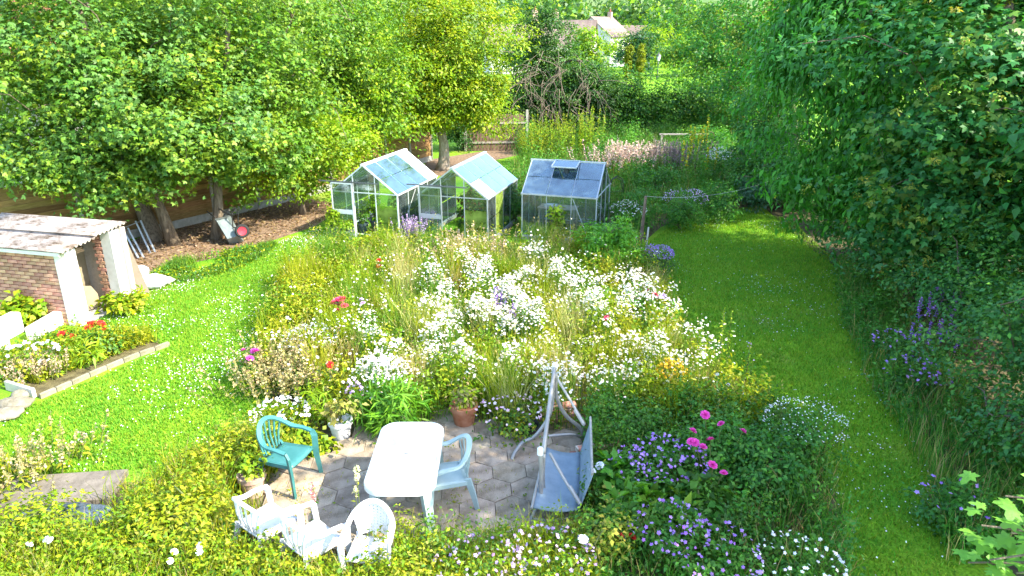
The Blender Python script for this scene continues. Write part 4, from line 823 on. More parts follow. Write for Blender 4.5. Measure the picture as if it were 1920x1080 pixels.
# the swing seat
STE = mat("swing_tube", (.27, .255, .235), .42, (.36, .345, .32), 6, .05, metal=.35, spec=.5); SEATM = mat("swing_fabric", (.16, .22, .265), .8, (.22, .285, .33), 6, .25, bscale=300)
sw = Vector((.4, 7.6, .03)); t = thing("swing_seat", "grey tubular garden swing with blue grey sling seat right of the table", "swing seat", sw)
def smooth(pts, n=6):
    P = [Vector(p) for p in pts]; P = [P[0] * 2 - P[1]] + P + [P[-1] * 2 - P[-2]]; o_ = []
    for i in range(1, len(P) - 2):
        for k in range(n):
            s = k / n; o_.append(.5 * ((2 * P[i]) + (-P[i - 1] + P[i + 1]) * s + (2 * P[i - 1] - 5 * P[i] + 4 * P[i + 1] - P[i + 2]) * s * s + (-P[i - 1] + 3 * P[i] - 3 * P[i + 1] + P[i + 2]) * s ** 3))
    return o_ + [P[-2]]
A_ = lambda x, y, Y: Vector(at(x, y, Y))
tubes = {"top_beam": [A_(1040, 688, 8.45), A_(1032, 745, 7.9), A_(1023, 815, 7.25), A_(1019, 850, 7.1)],
         "front_leg": [A_(1013, 846, 7.05), A_(1015, 900, 7.02), A_(1012, 935, 7.0), A_(1004, 958, 6.95), (.22, 6.9, .03)],
         "rear_leg": [A_(1019, 850, 7.1), A_(1018, 905, 7.12), A_(1024, 930, 7.15), A_(1040, 950, 7.15), (.62, 7.1, .03)],
         "far_leg": [A_(1038, 700, 8.45), A_(1033, 770, 8.42), A_(1006, 815, 8.35), A_(980, 830, 8.3), A_(965, 850, 8.2), (.0, 8.15, .03)],
         "far_rear_leg": [A_(1042, 700, 8.45), A_(1044, 745, 8.5), A_(1062, 780, 8.55), A_(1088, 802, 8.6), (1.02, 8.66, .04)]}
for k, p in tubes.items(): obj({"front_leg": "leg", "rear_leg": "leg", "far_leg": "leg", "far_rear_leg": "leg"}.get(k, k), MB().tube(smooth(p), .026, 10).mesh(k, True), STE, t, -sw)
obj("cross_tube", MB().tube(smooth([(1.0, 8.62, .06), A_(1075, 815, 8.5), A_(1035, 817, 8.45), A_(1015, 822, 8.4)]), .02, 8).mesh("t", True), STE, t, -sw); obj("cross_tube", MB().tube(smooth([(.22, 6.92, .05), (.45, 6.86, .06), (.78, 6.95, .06)]), .02, 8).mesh("t", True), STE, t, -sw)
for p in (A_(1040, 686, 8.45), A_(1013, 845, 7.05)): obj("tube_cap", MB().lathe([(.036, -.05), (.036, .03), (.02, .045), (0, .047)], n=12), mat("cap_white", (.7, .7, .68), .5), t, p - sw)
obj("hanger", MB().tube([A_(1031, 850, 7.2), A_(1062, 905, 6.95), A_(1086, 945, 6.8)], .018, 8), STE, t, -sw); obj("hanger", MB().tube([A_(1046, 712, 8.3), A_(1075, 760, 8.1), A_(1096, 798, 7.95)], .018, 8), STE, t, -sw)
obj("hanger_sleeve", MB().tube([A_(1068, 912, 6.92), A_(1088, 945, 6.76)], .026, 8), STE, t, -sw); obj("hanger_sleeve", MB().tube([A_(1078, 768, 8.05), A_(1095, 796, 7.93)], .026, 8), STE, t, -sw)
def sling(name, fl, fr, nl, nr, sag, off=.0):
    V = []; n1, n2 = 8, 10; a, b, c, d = map(Vector, (nl, nr, fl, fr))
    for j in range(n2 + 1):
        for i in range(n1 + 1):
            s, r = i / n1, j / n2; V.append(a.lerp(b, s).lerp(c.lerp(d, s), r) + Vector((0, 0, -sag * 4 * s * (1 - s))) + Vector((off * 4 * r * (1 - r), 0, 0)))
    o_ = obj(name, MB().add(V, [(j * (n1 + 1) + i, j * (n1 + 1) + i + 1, (j + 1) * (n1 + 1) + i + 1, (j + 1) * (n1 + 1) + i) for j in range(n2) for i in range(n1)]).mesh(name, True), SEATM, t, -sw); m_ = o_.modifiers.new("s", 'SOLIDIFY'); m_.thickness = .018; return o_
sling("seat", (.45, 7.92, .38), (.88, 7.90, .32), (.24, 6.72, .36), (.76, 6.78, .28), .04)
sling("backrest", (.88, 7.90, .32), (1.0, 7.92, .78), (.76, 6.78, .28), (.90, 6.80, .74), .0, .0)
obj("seat_bar", MB().tube([(.22, 6.68, .37), (.44, 7.95, .39)], .016, 8), STE, t, -sw); obj("seat_bar", MB().tube([(.90, 6.77, .76), (1.0, 7.95, .80)], .016, 8), STE, t, -sw)

plant_pot("terracotta_pot", "terracotta pot with straggly plants behind the table", (-.70, 9.1, 0), .19, .34, TERRA, LIME + [(.3, .25, .1)], 260, .07, .4, 111); plant_pot("white_pot", "tilted white pot with dry grass near the green chair", (-2.42, 8.75, 0), .16, .3, POTW, [(.3, .28, .08), (.2, .24, .03)], 160, .1, .35, 112)
plant_pot("clay_pot", "pale pinkish pot half hidden behind the green chair", (-3.22, 7.45, 0), .16, .30, mat("pale_clay", (.36, .23, .18), .85, (.46, .34, .28), 5), LIME, 200, .07, .3, 113)
tag(obj("black_bucket", MB().lathe([(.10, 0), (.14, .22), (.15, .22), (.13, .2), (.09, .02), (0, .02)], n=18), mat("black_plastic", (.02, .02, .02), .5), None, (.25, 8.75, .0)), "small black bucket between the swing's far legs", "bucket")
BRK2 = MB().box((0, 0, 0), (.215, .1, .066), bev=.007).mesh("brick"); BRK2.materials.append(BRICK)
for i, (p0, nn, hh, lab) in enumerate([((1120, 870), 3, 4, "low brick pillar behind the swing's backrest"), ((1045, 790), 2, 4, "low brick stub wall behind the swing among daisies")]):
    b = Vector(pix(*p0)); t = thing("brick_stub", lab, "brick wall", b, .2); obj("mortar", MB().box((0, 0, hh * .0375), (nn * .2, .09, hh * .073)), MORT, t)
    for j in range(hh):
        for k in range(nn): obj("brick", BRK2, None, t, ((k - (nn - 1) / 2) * .225 + (.05 if j % 2 else -.05), -.008, .04 + j * .075))

# kerb edging, slab, tarpaulin, stones on the left
KERB = mat("stone_kerb", (.15, .135, .085), .9, (.26, .235, .18), 6, .4, spec=.2, rand=.12); kp = [pix(75, 748), pix(135, 722), pix(200, 693), pix(262, 668), pix(318, 648)]; kt = thing("kerb_edging", "pale stone edging between the left flower bed and lawn", "kerb", kp[0]); R_ = random.Random(9)
for a, b in zip(kp[:-1], kp[1:]):
    A, B = Vector(a), Vector(b); L_ = (B - A).length
    for k in range(2): c = A.lerp(B, (k + .5) / 2); obj("kerb_stone", MB().box((0, 0, 0), (L_ / 2 - .012, .05, .12), bev=.015), KERB, kt, c - Vector(kp[0]) + Vector((0, 0, .03)), (0, R_.uniform(-.03, .03), math.atan2((B - A).y, (B - A).x)))
A, B = Vector(pix(15, 730)), Vector(pix(66, 746)); tag(obj("timber_edge", MB().box((0, 0, .08), ((B - A).length, .06, .17), bev=.008), mat("grey_timber", (.40, .36, .28), .85, (.5, .46, .38), 5), None, (A + B) / 2, (0, 0, math.atan2((B - A).y, (B - A).x))), "short grey timber edging at the near corner of the left bed", "timber")
for i, (p, d, lab) in enumerate([((30, 765), (.5, .3, .16), "pale flat stone at the left edge below the timber edging"), ((5, 785), (.55, .35, .14), "larger pale stone cut by the left edge"), ((42, 745), (.3, .25, .12), "small pale stone touching the timber edging")]):
    o = sack(lab, pix(*p), d, 20 + i, KERB, .4 * i, "stone"); o["category"] = "stone"
tag(obj("concrete_slab", MB().box((0, 0, .05), (1.35, .62, .1), bev=.015), mat("weathered_slab", (.10, .085, .065), .9, (.18, .155, .125), 6, .4), None, pix(118, 925), (0, 0, .12)), "weathered concrete slab among plants at lower left", "slab")
o = sack("crumpled blue grey tarpaulin beside the concrete slab at lower left", pix(130, 985), (1.2, .34, .24), 31, mat("tarpaulin", (.035, .05, .07), .4, (.10, .13, .165), 7, .7, spec=.5), .02, "tarpaulin"); o["category"] = "tarpaulin"

# ================================================================== PLANTS
YGR = [(.23, .30, .008), (.30, .34, .010), (.16, .27, .010), (.34, .35, .02)]; STRAW = [(.42, .34, .13), (.36, .31, .10), (.48, .40, .2)]; GREEN = [(.08, .20, .02), (.11, .24, .02), (.06, .16, .025)]; SHG = [(.055, .21, .025), (.08, .25, .025), (.11, .28, .03)]
WHITEF = [(.86, .85, .84), (.80, .80, .83)]

# lawn blades and clover
rng = np.random.default_rng(200); left_lawn = poly_px([(-60, 900), (-60, 800), (75, 755), (320, 652), (180, 610), (330, 520), (600, 430), (640, 455), (560, 480), (490, 590), (470, 690), (510, 745), (600, 770), (480, 830), (400, 880), (200, 910)])
right_lawn = poly_px([(1195, 470), (1250, 430), (1400, 400), (1480, 410), (1600, 520), (1640, 700), (1760, 900), (1800, 1090), (1590, 1090), (1575, 960), (1440, 760), (1290, 640), (1250, 550)])
parts = []
for poly, n, pal in ((left_lawn, 60000, [(.10, .29, .018), (.16, .33, .016), (.25, .35, .03)]), (right_lawn, 60000, [(.10, .29, .018), (.16, .33, .016), (.25, .35, .03)])):
    v, f4, f3, c, tip = blades(scatter(poly, n, rng), .05, .012, pal, rng, .8); parts.append((v, [f4, f3], c))
V, F, C = merge(parts); stuff(obj("lawn_grass", mesh_np("lawn_grass", V, F, C), GRASS), "short mown grass of the lawns on both sides of the flower bed", "grass")
parts = []
for poly, n in ((left_lawn, 2200), (right_lawn, 1100)):
    q = scatter(poly, n * 3, rng); q = q[rng.random(len(q)) < np.clip(.22 + .4 * smooth_noise(q, 5, 1.3) + .3 * smooth_noise(q, 6, 4.0), .02, .8)][:n]; P = np.concatenate([q, rng.uniform(.04, .08, (len(q), 1))], 1)
    v, f, f2, c = flower_discs(P, np.full(len(q), .011), WHITEF, None, rng, .3, 4); parts.append((v, [f], c))
V, F, C = merge(parts); stuff(obj("clover_flowers", mesh_np("clover_flowers", V, F, C), PETAL), "tiny white clover flowers sprinkled over the lawns", "flowers")
# litter and weeds on the bare soil
q = scatter(soil_poly, 2600, rng); P = np.concatenate([q, rng.uniform(.01, .04, (len(q), 1))], 1); v, f = leaves(P, np.array([0, 0, 1.0]) + rng.standard_normal((len(q), 3)) * .4, rdir(len(q), rng), rng.uniform(.05, .11, len(q)))
stuff(obj("leaf_litter", mesh_np("leaf_litter", v, [f], np.repeat(pick_cols([(.3, .2, .11), (.2, .12, .07), (.4, .3, .18)], len(q), rng), 4, 0)), LEAF), "dry brown leaves and twigs on bare soil under the left trees", "leaf litter")
weed_poly = poly_px([(290, 520), (330, 495), (450, 470), (520, 458), (500, 480), (400, 520), (320, 535)]); q = scatter(weed_poly, 1400, rng); q = q[smooth_noise(q, 31, 2.2) + rng.standard_normal(len(q)) * .4 > -.1]; v1, f1, c1 = leafy(q, np.clip(.16 + .1 * smooth_noise(q, 33, 1.5), .05, .35), 6, .07, GREEN + YGR[:2] + SHG[:1], rng); q2 = scatter(weed_poly, 9000, rng); q2 = q2[smooth_noise(q2, 32, 2.0) + rng.standard_normal(len(q2)) * .5 > 0]; v2, f4, f3, c2, _ = blades(q2, np.clip(.16 + .1 * smooth_noise(q2, 34, 1.5), .04, .3), .012, GREEN + YGR[2:3], rng, .6)
V, F, C = merge([(v1, [f1], c1), (v2, [f4, f3], c2)]); stuff(obj("ground_weeds", mesh_np("ground_weeds", V, F, C), GRASS), "rough grass and weeds in the shade below the sycamores", "weeds")

# the big wildflower bed
rng = np.random.default_rng(210)
def zoned(q, pals, seed, sc=.9):
    nz = smooth_noise(q, seed, sc); k = np.clip(((nz + 1.3) / 2.6 * len(pals)).astype(int), 0, len(pals) - 1); return k
PM = YGR + [(.13, .27, .012), (.2, .32, .01)]; q, k, hf = clumped(meadow_poly, 11000, rng, 330, .42, .45, 1.45); wk = rng.integers(0, len(PM), 330)[k]; wk = np.where(rng.random(len(wk)) < .75, wk, rng.integers(0, len(PM), len(wk)))
v1, f1, c1 = leafy(q, np.clip(.56 * hf, .15, 1.0), 11, .072, PM, rng, .08, .4, wk)
stuff(obj("meadow_foliage", mesh_np("meadow_foliage", v1, [f1], c1), LEAF), "mass of yellow green stems and leaves filling the central flower bed", "plants")
q, k, hf = clumped(meadow_poly, 38000, rng, 260, .4, .4, 1.6); GP = YGR + GREEN[:2] + STRAW[:1] + [(.42, .42, .16)]; wk = rng.integers(0, len(GP), 260)[k]
v, f4, f3, c, tip = blades(q, np.clip(.62 * hf, .15, 1.1), .0085, GP, rng, .42, which=wk)
sel = rng.random(len(tip)) < .10; sp = tip[sel]; hv_, hf_ = leaves(np.repeat(sp, 3, 0) - np.tile([[0, 0, .0], [0, 0, .05], [0, 0, .1]], (len(sp), 1)), rdir(len(sp) * 3, rng), np.array([0, 0, 1.0]) + rdir(len(sp) * 3, rng) * .5, np.full(len(sp) * 3, .05), .3)
V, F, C = merge([(v, [f4, f3], c), (hv_, [hf_], np.repeat(pick_cols(STRAW, len(sp) * 3, rng), 4, 0))]); stuff(obj("meadow_grass", mesh_np("meadow_grass", V, F, C), GRASS), "tall seeding grasses mixed through the central flower bed", "grass")
blobs = [((900, 535), 1.5, 1.4), ((1000, 590), 1.5, 1.2), ((850, 620), 1.3, 1.0), ((760, 650), 1.0, .6), ((1230, 645), .9, 1.5), ((1190, 540), 1.0, 1.1), ((740, 700), .6, .8), ((1010, 490), 1.3, .7), ((1060, 700), 1.0, .5), ((600, 640), .8, .3), ((960, 680), 1.3, .45), ((1130, 560), .9, .8)]
def daisy_w(p):
    w = np.full(len(p), .04)
    for (b_, s_, a_) in blobs: c_ = np.array(pix(b_[0], b_[1], .6)[:2]); w += a_ * np.exp(-((p - c_) ** 2).sum(1) / (2 * (s_ * .62) ** 2))
    return w ** 1.3
q, k, hf = clumped(meadow_poly, 9000, rng, 300, .34, .75, 1.5, daisy_w); hz = np.clip(.62 * hf, .3, 1.05) * rng.uniform(.86, 1.12, len(q)); P = np.concatenate([q, hz[:, None]], 1)
v, f, f2, c = flower_discs(P, rng.choice([.016, .021, .027], len(q)), WHITEF + [(.72, .70, .62)], (.75, .5, .05), rng, .35, 7)
h_ = hz - .01; n = len(q); d_ = rng.uniform(0, 3.14, n); D = np.stack([np.cos(d_), np.sin(d_), 0 * d_], 1) * .003; B0 = np.concatenate([q + rng.standard_normal((n, 2)) * .03, np.zeros((n, 1))], 1); T0 = np.concatenate([q, h_[:, None]], 1)
sv = np.stack([B0 - D, B0 + D, T0 + D * .7, T0 - D * .7], 1).reshape(-1, 3); V, F, C = merge([(v, [f, f2], c), (sv, [np.arange(n * 4).reshape(n, 4)], np.repeat(pick_cols(GREEN, n, rng), 4, 0))])
print("daisies", n)
stuff(obj("oxeye_daisies", mesh_np("oxeye_daisies", V, F, C), PETAL), "drift of white ox-eye daisies across the sunlit central bed", "daisies")
# border foliage
def bed(name, label, poly, n, h, per, size, pal, seed, nblade=0, bh=.5, bpal=None, spread=.13, cat="plants", sc=1.0):
    rng = np.random.default_rng(seed); nc = max(20, n // 26); q, k, hf = clumped(poly, n, rng, nc, .4, .45, 1.45); wk = rng.integers(0, len(pal), nc)[k]; wk = np.where(rng.random(len(wk)) < .7, wk, rng.integers(0, len(pal), len(wk))); v1, f1, c1 = leafy(q, np.clip(h * hf, h * .25, h * 1.6), per, size, pal, rng, spread * .75, .5, wk); parts = [(v1, [f1], c1)]
    if nblade: v2, f4, f3, c2, _ = blades(scatter(poly, nblade, rng), bh, .010, bpal or pal, rng, .45); parts.append((v2, [f4, f3], c2))
    V, F, C = merge(parts); return stuff(obj(name, mesh_np(name, V, F, C), LEAF), label, cat)
bed("foreground_foliage", "yellow green leafy plants filling the foreground border along the bottom edge", front_bed, 5200, .42, 15, .046, YGR[:3] + GREEN[:2] + LIME[:2] + [(.3, .33, .05)], 220, 9000, .5, YGR + STRAW[:1], .12)
bed("rose_bed_foliage", "green leafy ground layer of the shaded bed with roses and geraniums", right_bed, 2600, .5, 16, .055, SHG + GREEN, 221, 2600, .5, SHG + STRAW[:1], .12)
bed("shed_bed_foliage", "lime green low plants in the small bed before the shed", left_bed, 1300, .26, 12, .06, YGR + GREEN[:1], 222, 4000, .3, YGR, .12)
bed("back_border_foliage", "tall tangled green plants in the border behind the right greenhouse", back_bed, 3800, 1.0, 18, .085, SHG + GREEN[:1], 223, 12000, 1.0, SHG + STRAW[:1] + GREEN, .2)
edge_r = [(8.0, 16.6), (7.4, 15.2), (6.6, 13), (5.9, 10.8), (5.4, 8), (4.7, 6.2), (6.3, 6.2), (7.0, 9), (7.6, 12), (8.8, 16)]
bed("lawn_edge_undergrowth", "low green weeds and long grass along the right edge of the shaded lawn", edge_r, 1900, .38, 14, .065, SHG, 224, 6000, .45, SHG + STRAW[:1], .13)
pj = bed("patio_weeds", "moss and small weeds sprouting from the patio joints", patio_poly, 260, .07, 6, .03, YGR + STRAW[:1], 225, 500, .08, YGR + STRAW, .05, "weeds")

# ---- single plants that can be told apart
def rose_mesh(m, name="bloom", layers=((1.0, .12, 7), (.8, .38, 6), (.55, .6, 5), (.3, .7, 4))):
    mb = MB()
    for r, z, n in layers:
        for k in range(n):
            a = 2 * math.pi * (k + .4 * r * 7) / n; c, s = math.cos(a), math.sin(a); w = r * 1.1
            q = [(0, 0, 0), (r * .6, -w * .42, z * .55), (r, -w * .22, z), (r * 1.02, w * .22, z * 1.05), (r * .6, w * .42, z * .5)]; mb.add([(x * c - y * s, x * s + y * c, zz) for x, y, zz in q], [(0, 1, 2), (0, 2, 3), (0, 3, 4)])
    me = mb.mesh(name); me.materials.append(m); return me
def stems_mesh(base, tips, r=.006): 
    mb = MB(); b = Vector(base)
    for p in tips:
        p = Vector(p); s = b + Vector(((p.x - b.x) * .25, (p.y - b.y) * .25, -.02)); mb.tube([s, s.lerp(p, .55) + Vector((0, 0, .05)), p], [r, r * .8, r * .6], 4, False)
    return mb.mesh("stems", True)
def flower_plant(name, label, base, r, h, pal, nleaf, ls, nb, br, bpal, centre, seed, cat="flowers", tilt=.5, petals=5, big=None, low=.75, flat=False):
    base = Vector((base[0], base[1], 0)); rng = np.random.default_rng(seed); t = thing(name, label, cat, base)
    if nleaf: obj("foliage", foliage_mesh("foliage", [((0, 0, h * .45), (r, r, h * .48))], nleaf, ls, pal, seed, clump=.13, perclump=14, shell=.5, zmin=.03), LEAF, t)
    d = rdir(nb, rng); P = np.stack([d[:, 0] * r * .95, d[:, 1] * r * .95, h * (low + (1.05 - low) * np.abs(d[:, 2])) * rng.uniform(.92, 1.08, nb)], 1)
    if flat: P[:, 2] = h * rng.uniform(.94, 1.04, nb)
    obj("stems", stems_mesh((0, 0, 0), P[:16]), STEM, t)
    if big:
        for p in P: o = obj("bloom", big, None, t, p, (rng.uniform(-.7, .5), rng.uniform(-.6, .6), rng.uniform(0, 6))); o.scale = (br * rng.uniform(.85, 1.2),) * 3
    else:
        v, f, f2, c = flower_discs(P, np.full(nb, br), bpal, centre, rng, tilt, petals); obj("blossoms", mesh_np("blossoms", v, [f, f2], c), PETAL, t)["kind"] = "stuff"
    return t
def petal_mat(name, a, b): return mat(name, a, .55, b, 9, spec=.25)
PINK = petal_mat("pink_petal", (.62, .02, .30), (.72, .10, .42)); CRIM = petal_mat("crimson_petal", (.55, .02, .08), (.65, .06, .16)); MAG = petal_mat("magenta_petal", (.5, .03, .3), (.6, .1, .4)); RED = petal_mat("red_petal", (.6, .03, .02), (.5, .02, .02)); WHT = petal_mat("white_petal", (.85, .85, .86), (.75, .78, .85)); LIL = petal_mat("lilac_petal", (.55, .35, .65), (.65, .5, .75))
m_pink, m_crim, m_mag, m_red, m_wht, m_lil = [rose_mesh(x) for x in (PINK, CRIM, MAG, RED, WHT, LIL)]
PUR = [(.36, .17, .62), (.45, .25, .68), (.5, .3, .7)]; MAUVE = [(.55, .36, .66), (.62, .45, .72)]; VIO = [(.2, .1, .5), (.28, .15, .55)]
# the pink roses, each bloom placed where it shows
rb = Vector(pix(1335, 905)); t = thing("rose_bush", "rose bush with large bright pink blooms in the shaded right bed", "rose", rb); E_ = [((0, 0, .48), (.48, .42, .5))]
obj("foliage", foliage_mesh("foliage", E_, 2600, .07, SHG, 300, clump=.15, perclump=16, shell=.5), LEAF, t); tips = []
for (x, y) in ((1322, 778), (1299, 808), (1303, 830), (1332, 825), (1352, 795), (1393, 809), (1318, 838), (1336, 872), (1357, 887), (1296, 828)):
    p = Vector(pix(x, y, 1.0)) - rb; tips.append(p); o = obj("bloom", m_pink, None, t, p, (random.Random(x).uniform(-.7, -.1), random.Random(y).uniform(-.4, .4), x)); o.scale = (random.Random(x + 1).uniform(.045, .062),) * 3
obj("stems", stems_mesh((0, 0, 0), tips, .008), STEM, t)
FP = [  # name, label, px point at z, r, h, leaf palette, n leaves, leaf size, n blooms, bloom r, petals, eye, category
    ("geranium_plant", "mauve geranium directly below the pink roses, thickest with flowers", (1255, 855, .6), .5, .72, SHG, 1500, .06, 130, .023, PUR, None, "flowers"),
    ("geranium_plant", "mauve geranium between the pink roses and the white bell flowers", (1190, 865, .6), .36, .66, SHG, 900, .06, 60, .022, PUR, None, "flowers"),
    ("geranium_plant", "mauve geranium low in the right bed below the bright green leaves", (1255, 985, .5), .45, .6, SHG, 1300, .055, 85, .022, PUR, None, "flowers"),
    ("geranium_plant", "mauve geranium at the bottom edge, right of the shaded bed's centre", (1340, 1030, .5), .5, .6, SHG, 1500, .055, 90, .021, PUR, None, "flowers"),
    ("geranium_plant", "pale pink geranium at the bottom edge below the swing", (1030, 1050, .4), .5, .55, GREEN + YGR[:1], 1000, .055, 120, .023, MAUVE, None, "flowers"),
    ("geranium_plant", "pale pink geranium at the bottom edge between patio and swing", (900, 1060, .4), .5, .5, YGR + GREEN, 900, .05, 120, .022, MAUVE, None, "flowers"),
    ("geranium_plant", "mauve geranium under the shrubs on the right edge, upper patch", (1690, 650, .4), .5, .6, BR, 1000, .06, 60, .028, PUR, None, "flowers"),
    ("geranium_plant", "mauve geranium on the right edge, middle patch below the violet spires", (1720, 700, .4), .5, .55, BR, 1000, .06, 60, .027, PUR, None, "flowers"),
    ("geranium_plant", "violet geranium beside the big maple leaves", (1790, 930, .4), .42, .5, BR, 900, .06, 22, .028, PUR, None, "flowers"),
    ("catmint_plant", "rounded violet catmint bush right of the washing line post", (1232, 480, .4), .42, .6, [(.08, .15, .07), (.1, .17, .09)], 1200, .05, 420, .018, PUR, None, "bush"),
    ("catmint_plant", "hazy mauve plants at the lawn's far edge below the washing line", (1285, 375, .7), .7, .95, SHG, 1200, .07, 260, .02, MAUVE, None, "bush"),
    ("phlox_plant", "white phlox under the trees in the far right border", (1355, 290, 1.2), .6, 1.35, SHG, 1300, .09, 200, .035, WHITEF, None, "flowers"),
    ("feverfew_plant", "white feverfew growing against the right greenhouse's corner", (1178, 392, .7), .55, .85, SHG, 1100, .07, 170, .024, WHITEF, (.7, .5, .1), "flowers"),
    ("feverfew_plant", "shaded white daisies left of the washing line post in front of the shrub", (1165, 535, .7), .7, .8, SHG, 1300, .07, 300, .024, WHITEF, (.7, .5, .1), "flowers"),
    ("feverfew_plant", "shaded white flowers beside the lawn edge above the tall daisies", (1215, 570, .6), .6, .7, SHG, 1100, .07, 260, .022, WHITEF, (.7, .5, .1), "flowers"),
    ("feverfew_plant", "white flower tuft in the lower right of the shaded bed at the bottom edge", (1500, 1058, .4), .45, .55, SHG + GREEN, 1300, .05, 90, .02, WHITEF, None, "flowers"),
    ("baby_breath_plant", "airy shrub dotted with tiny white flowers on the lawn's left edge", (1510, 795, .6), .55, .8, SHG, 2200, .05, 320, .011, WHITEF, None, "shrub"),
    ("yarrow_plant", "white yarrow tuft in the sunlit bed behind the white pot", (725, 690, .55), .35, .65, YGR, 700, .06, 110, .034, WHITEF, None, "flowers"),
    ("yarrow_plant", "white yarrow at the left bed corner near the lawn and pot", (525, 775, .3), .45, .4, YGR, 700, .06, 110, .028, WHITEF, None, "flowers"),
    ("nigella_plant", "pale grey blue hazy flowers left in the sunlit bed", (583, 630, .5), .5, .6, [(.2, .25, .12)], 800, .05, 190, .022, [(.6, .6, .74), (.7, .68, .78)], None, "flowers"),
    ("aster_plant", "pale lilac flower tuft above the tall green blades", (664, 726, .55), .13, .6, YGR, 200, .05, 30, .028, MAUVE, None, "flowers"),
    ("ragwort_plant", "orange yellow flower clump at the right end of the daisies", (1260, 690, .6), .24, .68, YGR, 400, .05, 150, .024, [(.75, .42, .02), (.8, .5, .03)], None, "flowers"),
    ("campion_plant", "pale pink flowers right of the terracotta pot", (955, 770, .4), .5, .5, YGR + GREEN, 900, .06, 70, .026, [(.72, .5, .62), (.8, .65, .72)], None, "flowers"),
    ("white_daisy_plant", "white daisies in the small bed beside the painted wall at left", (45, 670, .3), .55, .42, YGR + GREEN, 1200, .07, 36, .04, WHITEF, None, "flowers"),
]
for i, (nm, lab, p, r, h, pal, nl_, ls, nb, br_, bp_, ctr_, cat) in enumerate(FP): flower_plant(nm, lab, pix(*p), r, h, pal, nl_, ls, nb, br_, bp_, ctr_, 310 + i, cat)
for i, (nm, lab, p, r, h, nb, br_, big) in enumerate([
    ("peony_plant", "crimson peony blooms in the sunlit bed, the largest red group", (638, 568, .8), .2, .85, 7, .075, m_crim), ("peony_plant", "magenta blooms at the left tip of the sunlit bed", (468, 660, .6), .14, .65, 4, .06, m_mag),
    ("poppy_plant", "two small red poppies at the far side of the sunlit bed", (716, 490, .7), .15, .72, 3, .06, m_red), ("rose_plant", "single dark red bloom above the yarrow in the sunlit bed", (617, 686, .6), .06, .62, 2, .055, m_red),
    ("rose_plant", "pale pink bloom right of the crimson peonies", (685, 563, .7), .08, .72, 2, .055, m_lil), ("rose_plant", "single rosy bloom standing in the shaded daisies", (1140, 597, .7), .05, .72, 1, .075, m_crim), ("rose_plant", "two rosy blooms on the lawn edge right of shaded daisies", (1222, 545, .7), .12, .74, 2, .065, m_crim),
    ("peony_plant", "fading white and maroon peony blooms by the lawn edge", (1238, 562, .6), .2, .62, 4, .08, m_lil), ("lily_plant", "white bell shaped bloom beside the swing's backrest", (1117, 866, .7), .05, .72, 1, .055, m_wht), ("lily_plant", "second white bell bloom lower down the swing's backrest", (1108, 890, .6), .04, .62, 1, .04, m_wht),
    ("rose_plant", "single round white bloom at the bottom edge below the swing", (1087, 1008, .6), .04, .62, 1, .055, m_wht), ("rose_plant", "white bloom in the foreground below the lattice chair", (703, 1027, .6), .05, .6, 1, .08, m_wht), ("rose_plant", "dark maroon blooms under the bright green leaves", (1165, 1002, .4), .12, .45, 4, .05, m_red),
    ("coral_bell_plant", "dark red leaved plant nearest the shed's front pier", (178, 618, .15), .16, .25, 8, .07, m_red), ("coral_bell_plant", "smaller red leaved plant right of the dark one by the shed", (200, 622, .15), .1, .22, 4, .06, m_red), ("coral_bell_plant", "reddish brown tuft at the bed's top left of the kerb", (130, 635, .2), .18, .3, 6, .06, m_red),
    ("rose_plant", "small white blooms in the foreground at lower left", (60, 1035, .5), .25, .5, 4, .034, m_wht), ("rose_plant", "white blooms in the foreground left of the white chairs", (365, 1030, .5), .3, .5, 5, .034, m_wht)]):
    flower_plant(nm, lab, pix(*p), r, h, GREEN + YGR[:1], int(200 + 900 * r), .06, nb, br_, None, None, 350 + i, big=big, low=.85)

def spire_plant(name, label, base, n, h, spread, fpal, lpal, seed, frac=.35, fr=.02, per=26, nleaf=30, ls=.09, cat="flowers", fat=.018):
    base = Vector((base[0], base[1], 0)); rng = np.random.default_rng(seed); t = thing(name, label, cat, base); tips = []; P = []; LP_ = []
    for k in range(n):
        x, y = rng.standard_normal(2) * spread * .5; hh = h * rng.uniform(.75, 1.1); tip = np.array([x * 1.25, y * 1.25, hh]); b = np.array([x, y, 0]); tips.append((b, tip))
        s = 1 - frac + frac * rng.random(per); P.append(b + (tip - b) * s[:, None] + rdir(per, rng) * (fat * (1.25 - .9 * (s - 1 + frac) / frac))[:, None])
        s = rng.uniform(.08, 1 - frac * .8, nleaf); LP_.append(b + (tip - b) * s[:, None])
    mb = MB()
    for b, tip in tips: mb.tube([b, tip], [.007, .003], 4, False)
    obj("stems", mb, STEM, t); P = np.concatenate(P); v, f = leaves(P, rdir(len(P), rng), rdir(len(P), rng) + np.array([0, 0, .4]), np.full(len(P), fr) * rng.uniform(.7, 1.3, len(P)), .8)
    obj("flower_spikes", mesh_np("flower_spikes", v, [f], np.repeat(pick_cols(fpal, len(P), rng), 4, 0)), PETAL, t)["kind"] = "stuff"
    if nleaf:
        LP_ = np.concatenate(LP_); d = rdir(len(LP_), rng); d[:, 2] = np.abs(d[:, 2]) * .5; v, f = leaves(LP_, np.array([0, 0, .8]) + rdir(len(LP_), rng) * .5, d, ls * rng.uniform(.6, 1.3, len(LP_)), .35); obj("foliage", mesh_np("foliage", v, [f], np.repeat(pick_cols(lpal, len(LP_), rng), 4, 0)), LEAF, t)
    return t
YEL = [(.7, .52, .02), (.6, .5, .04)]; PK = [(.6, .42, .36), (.66, .5, .42)]
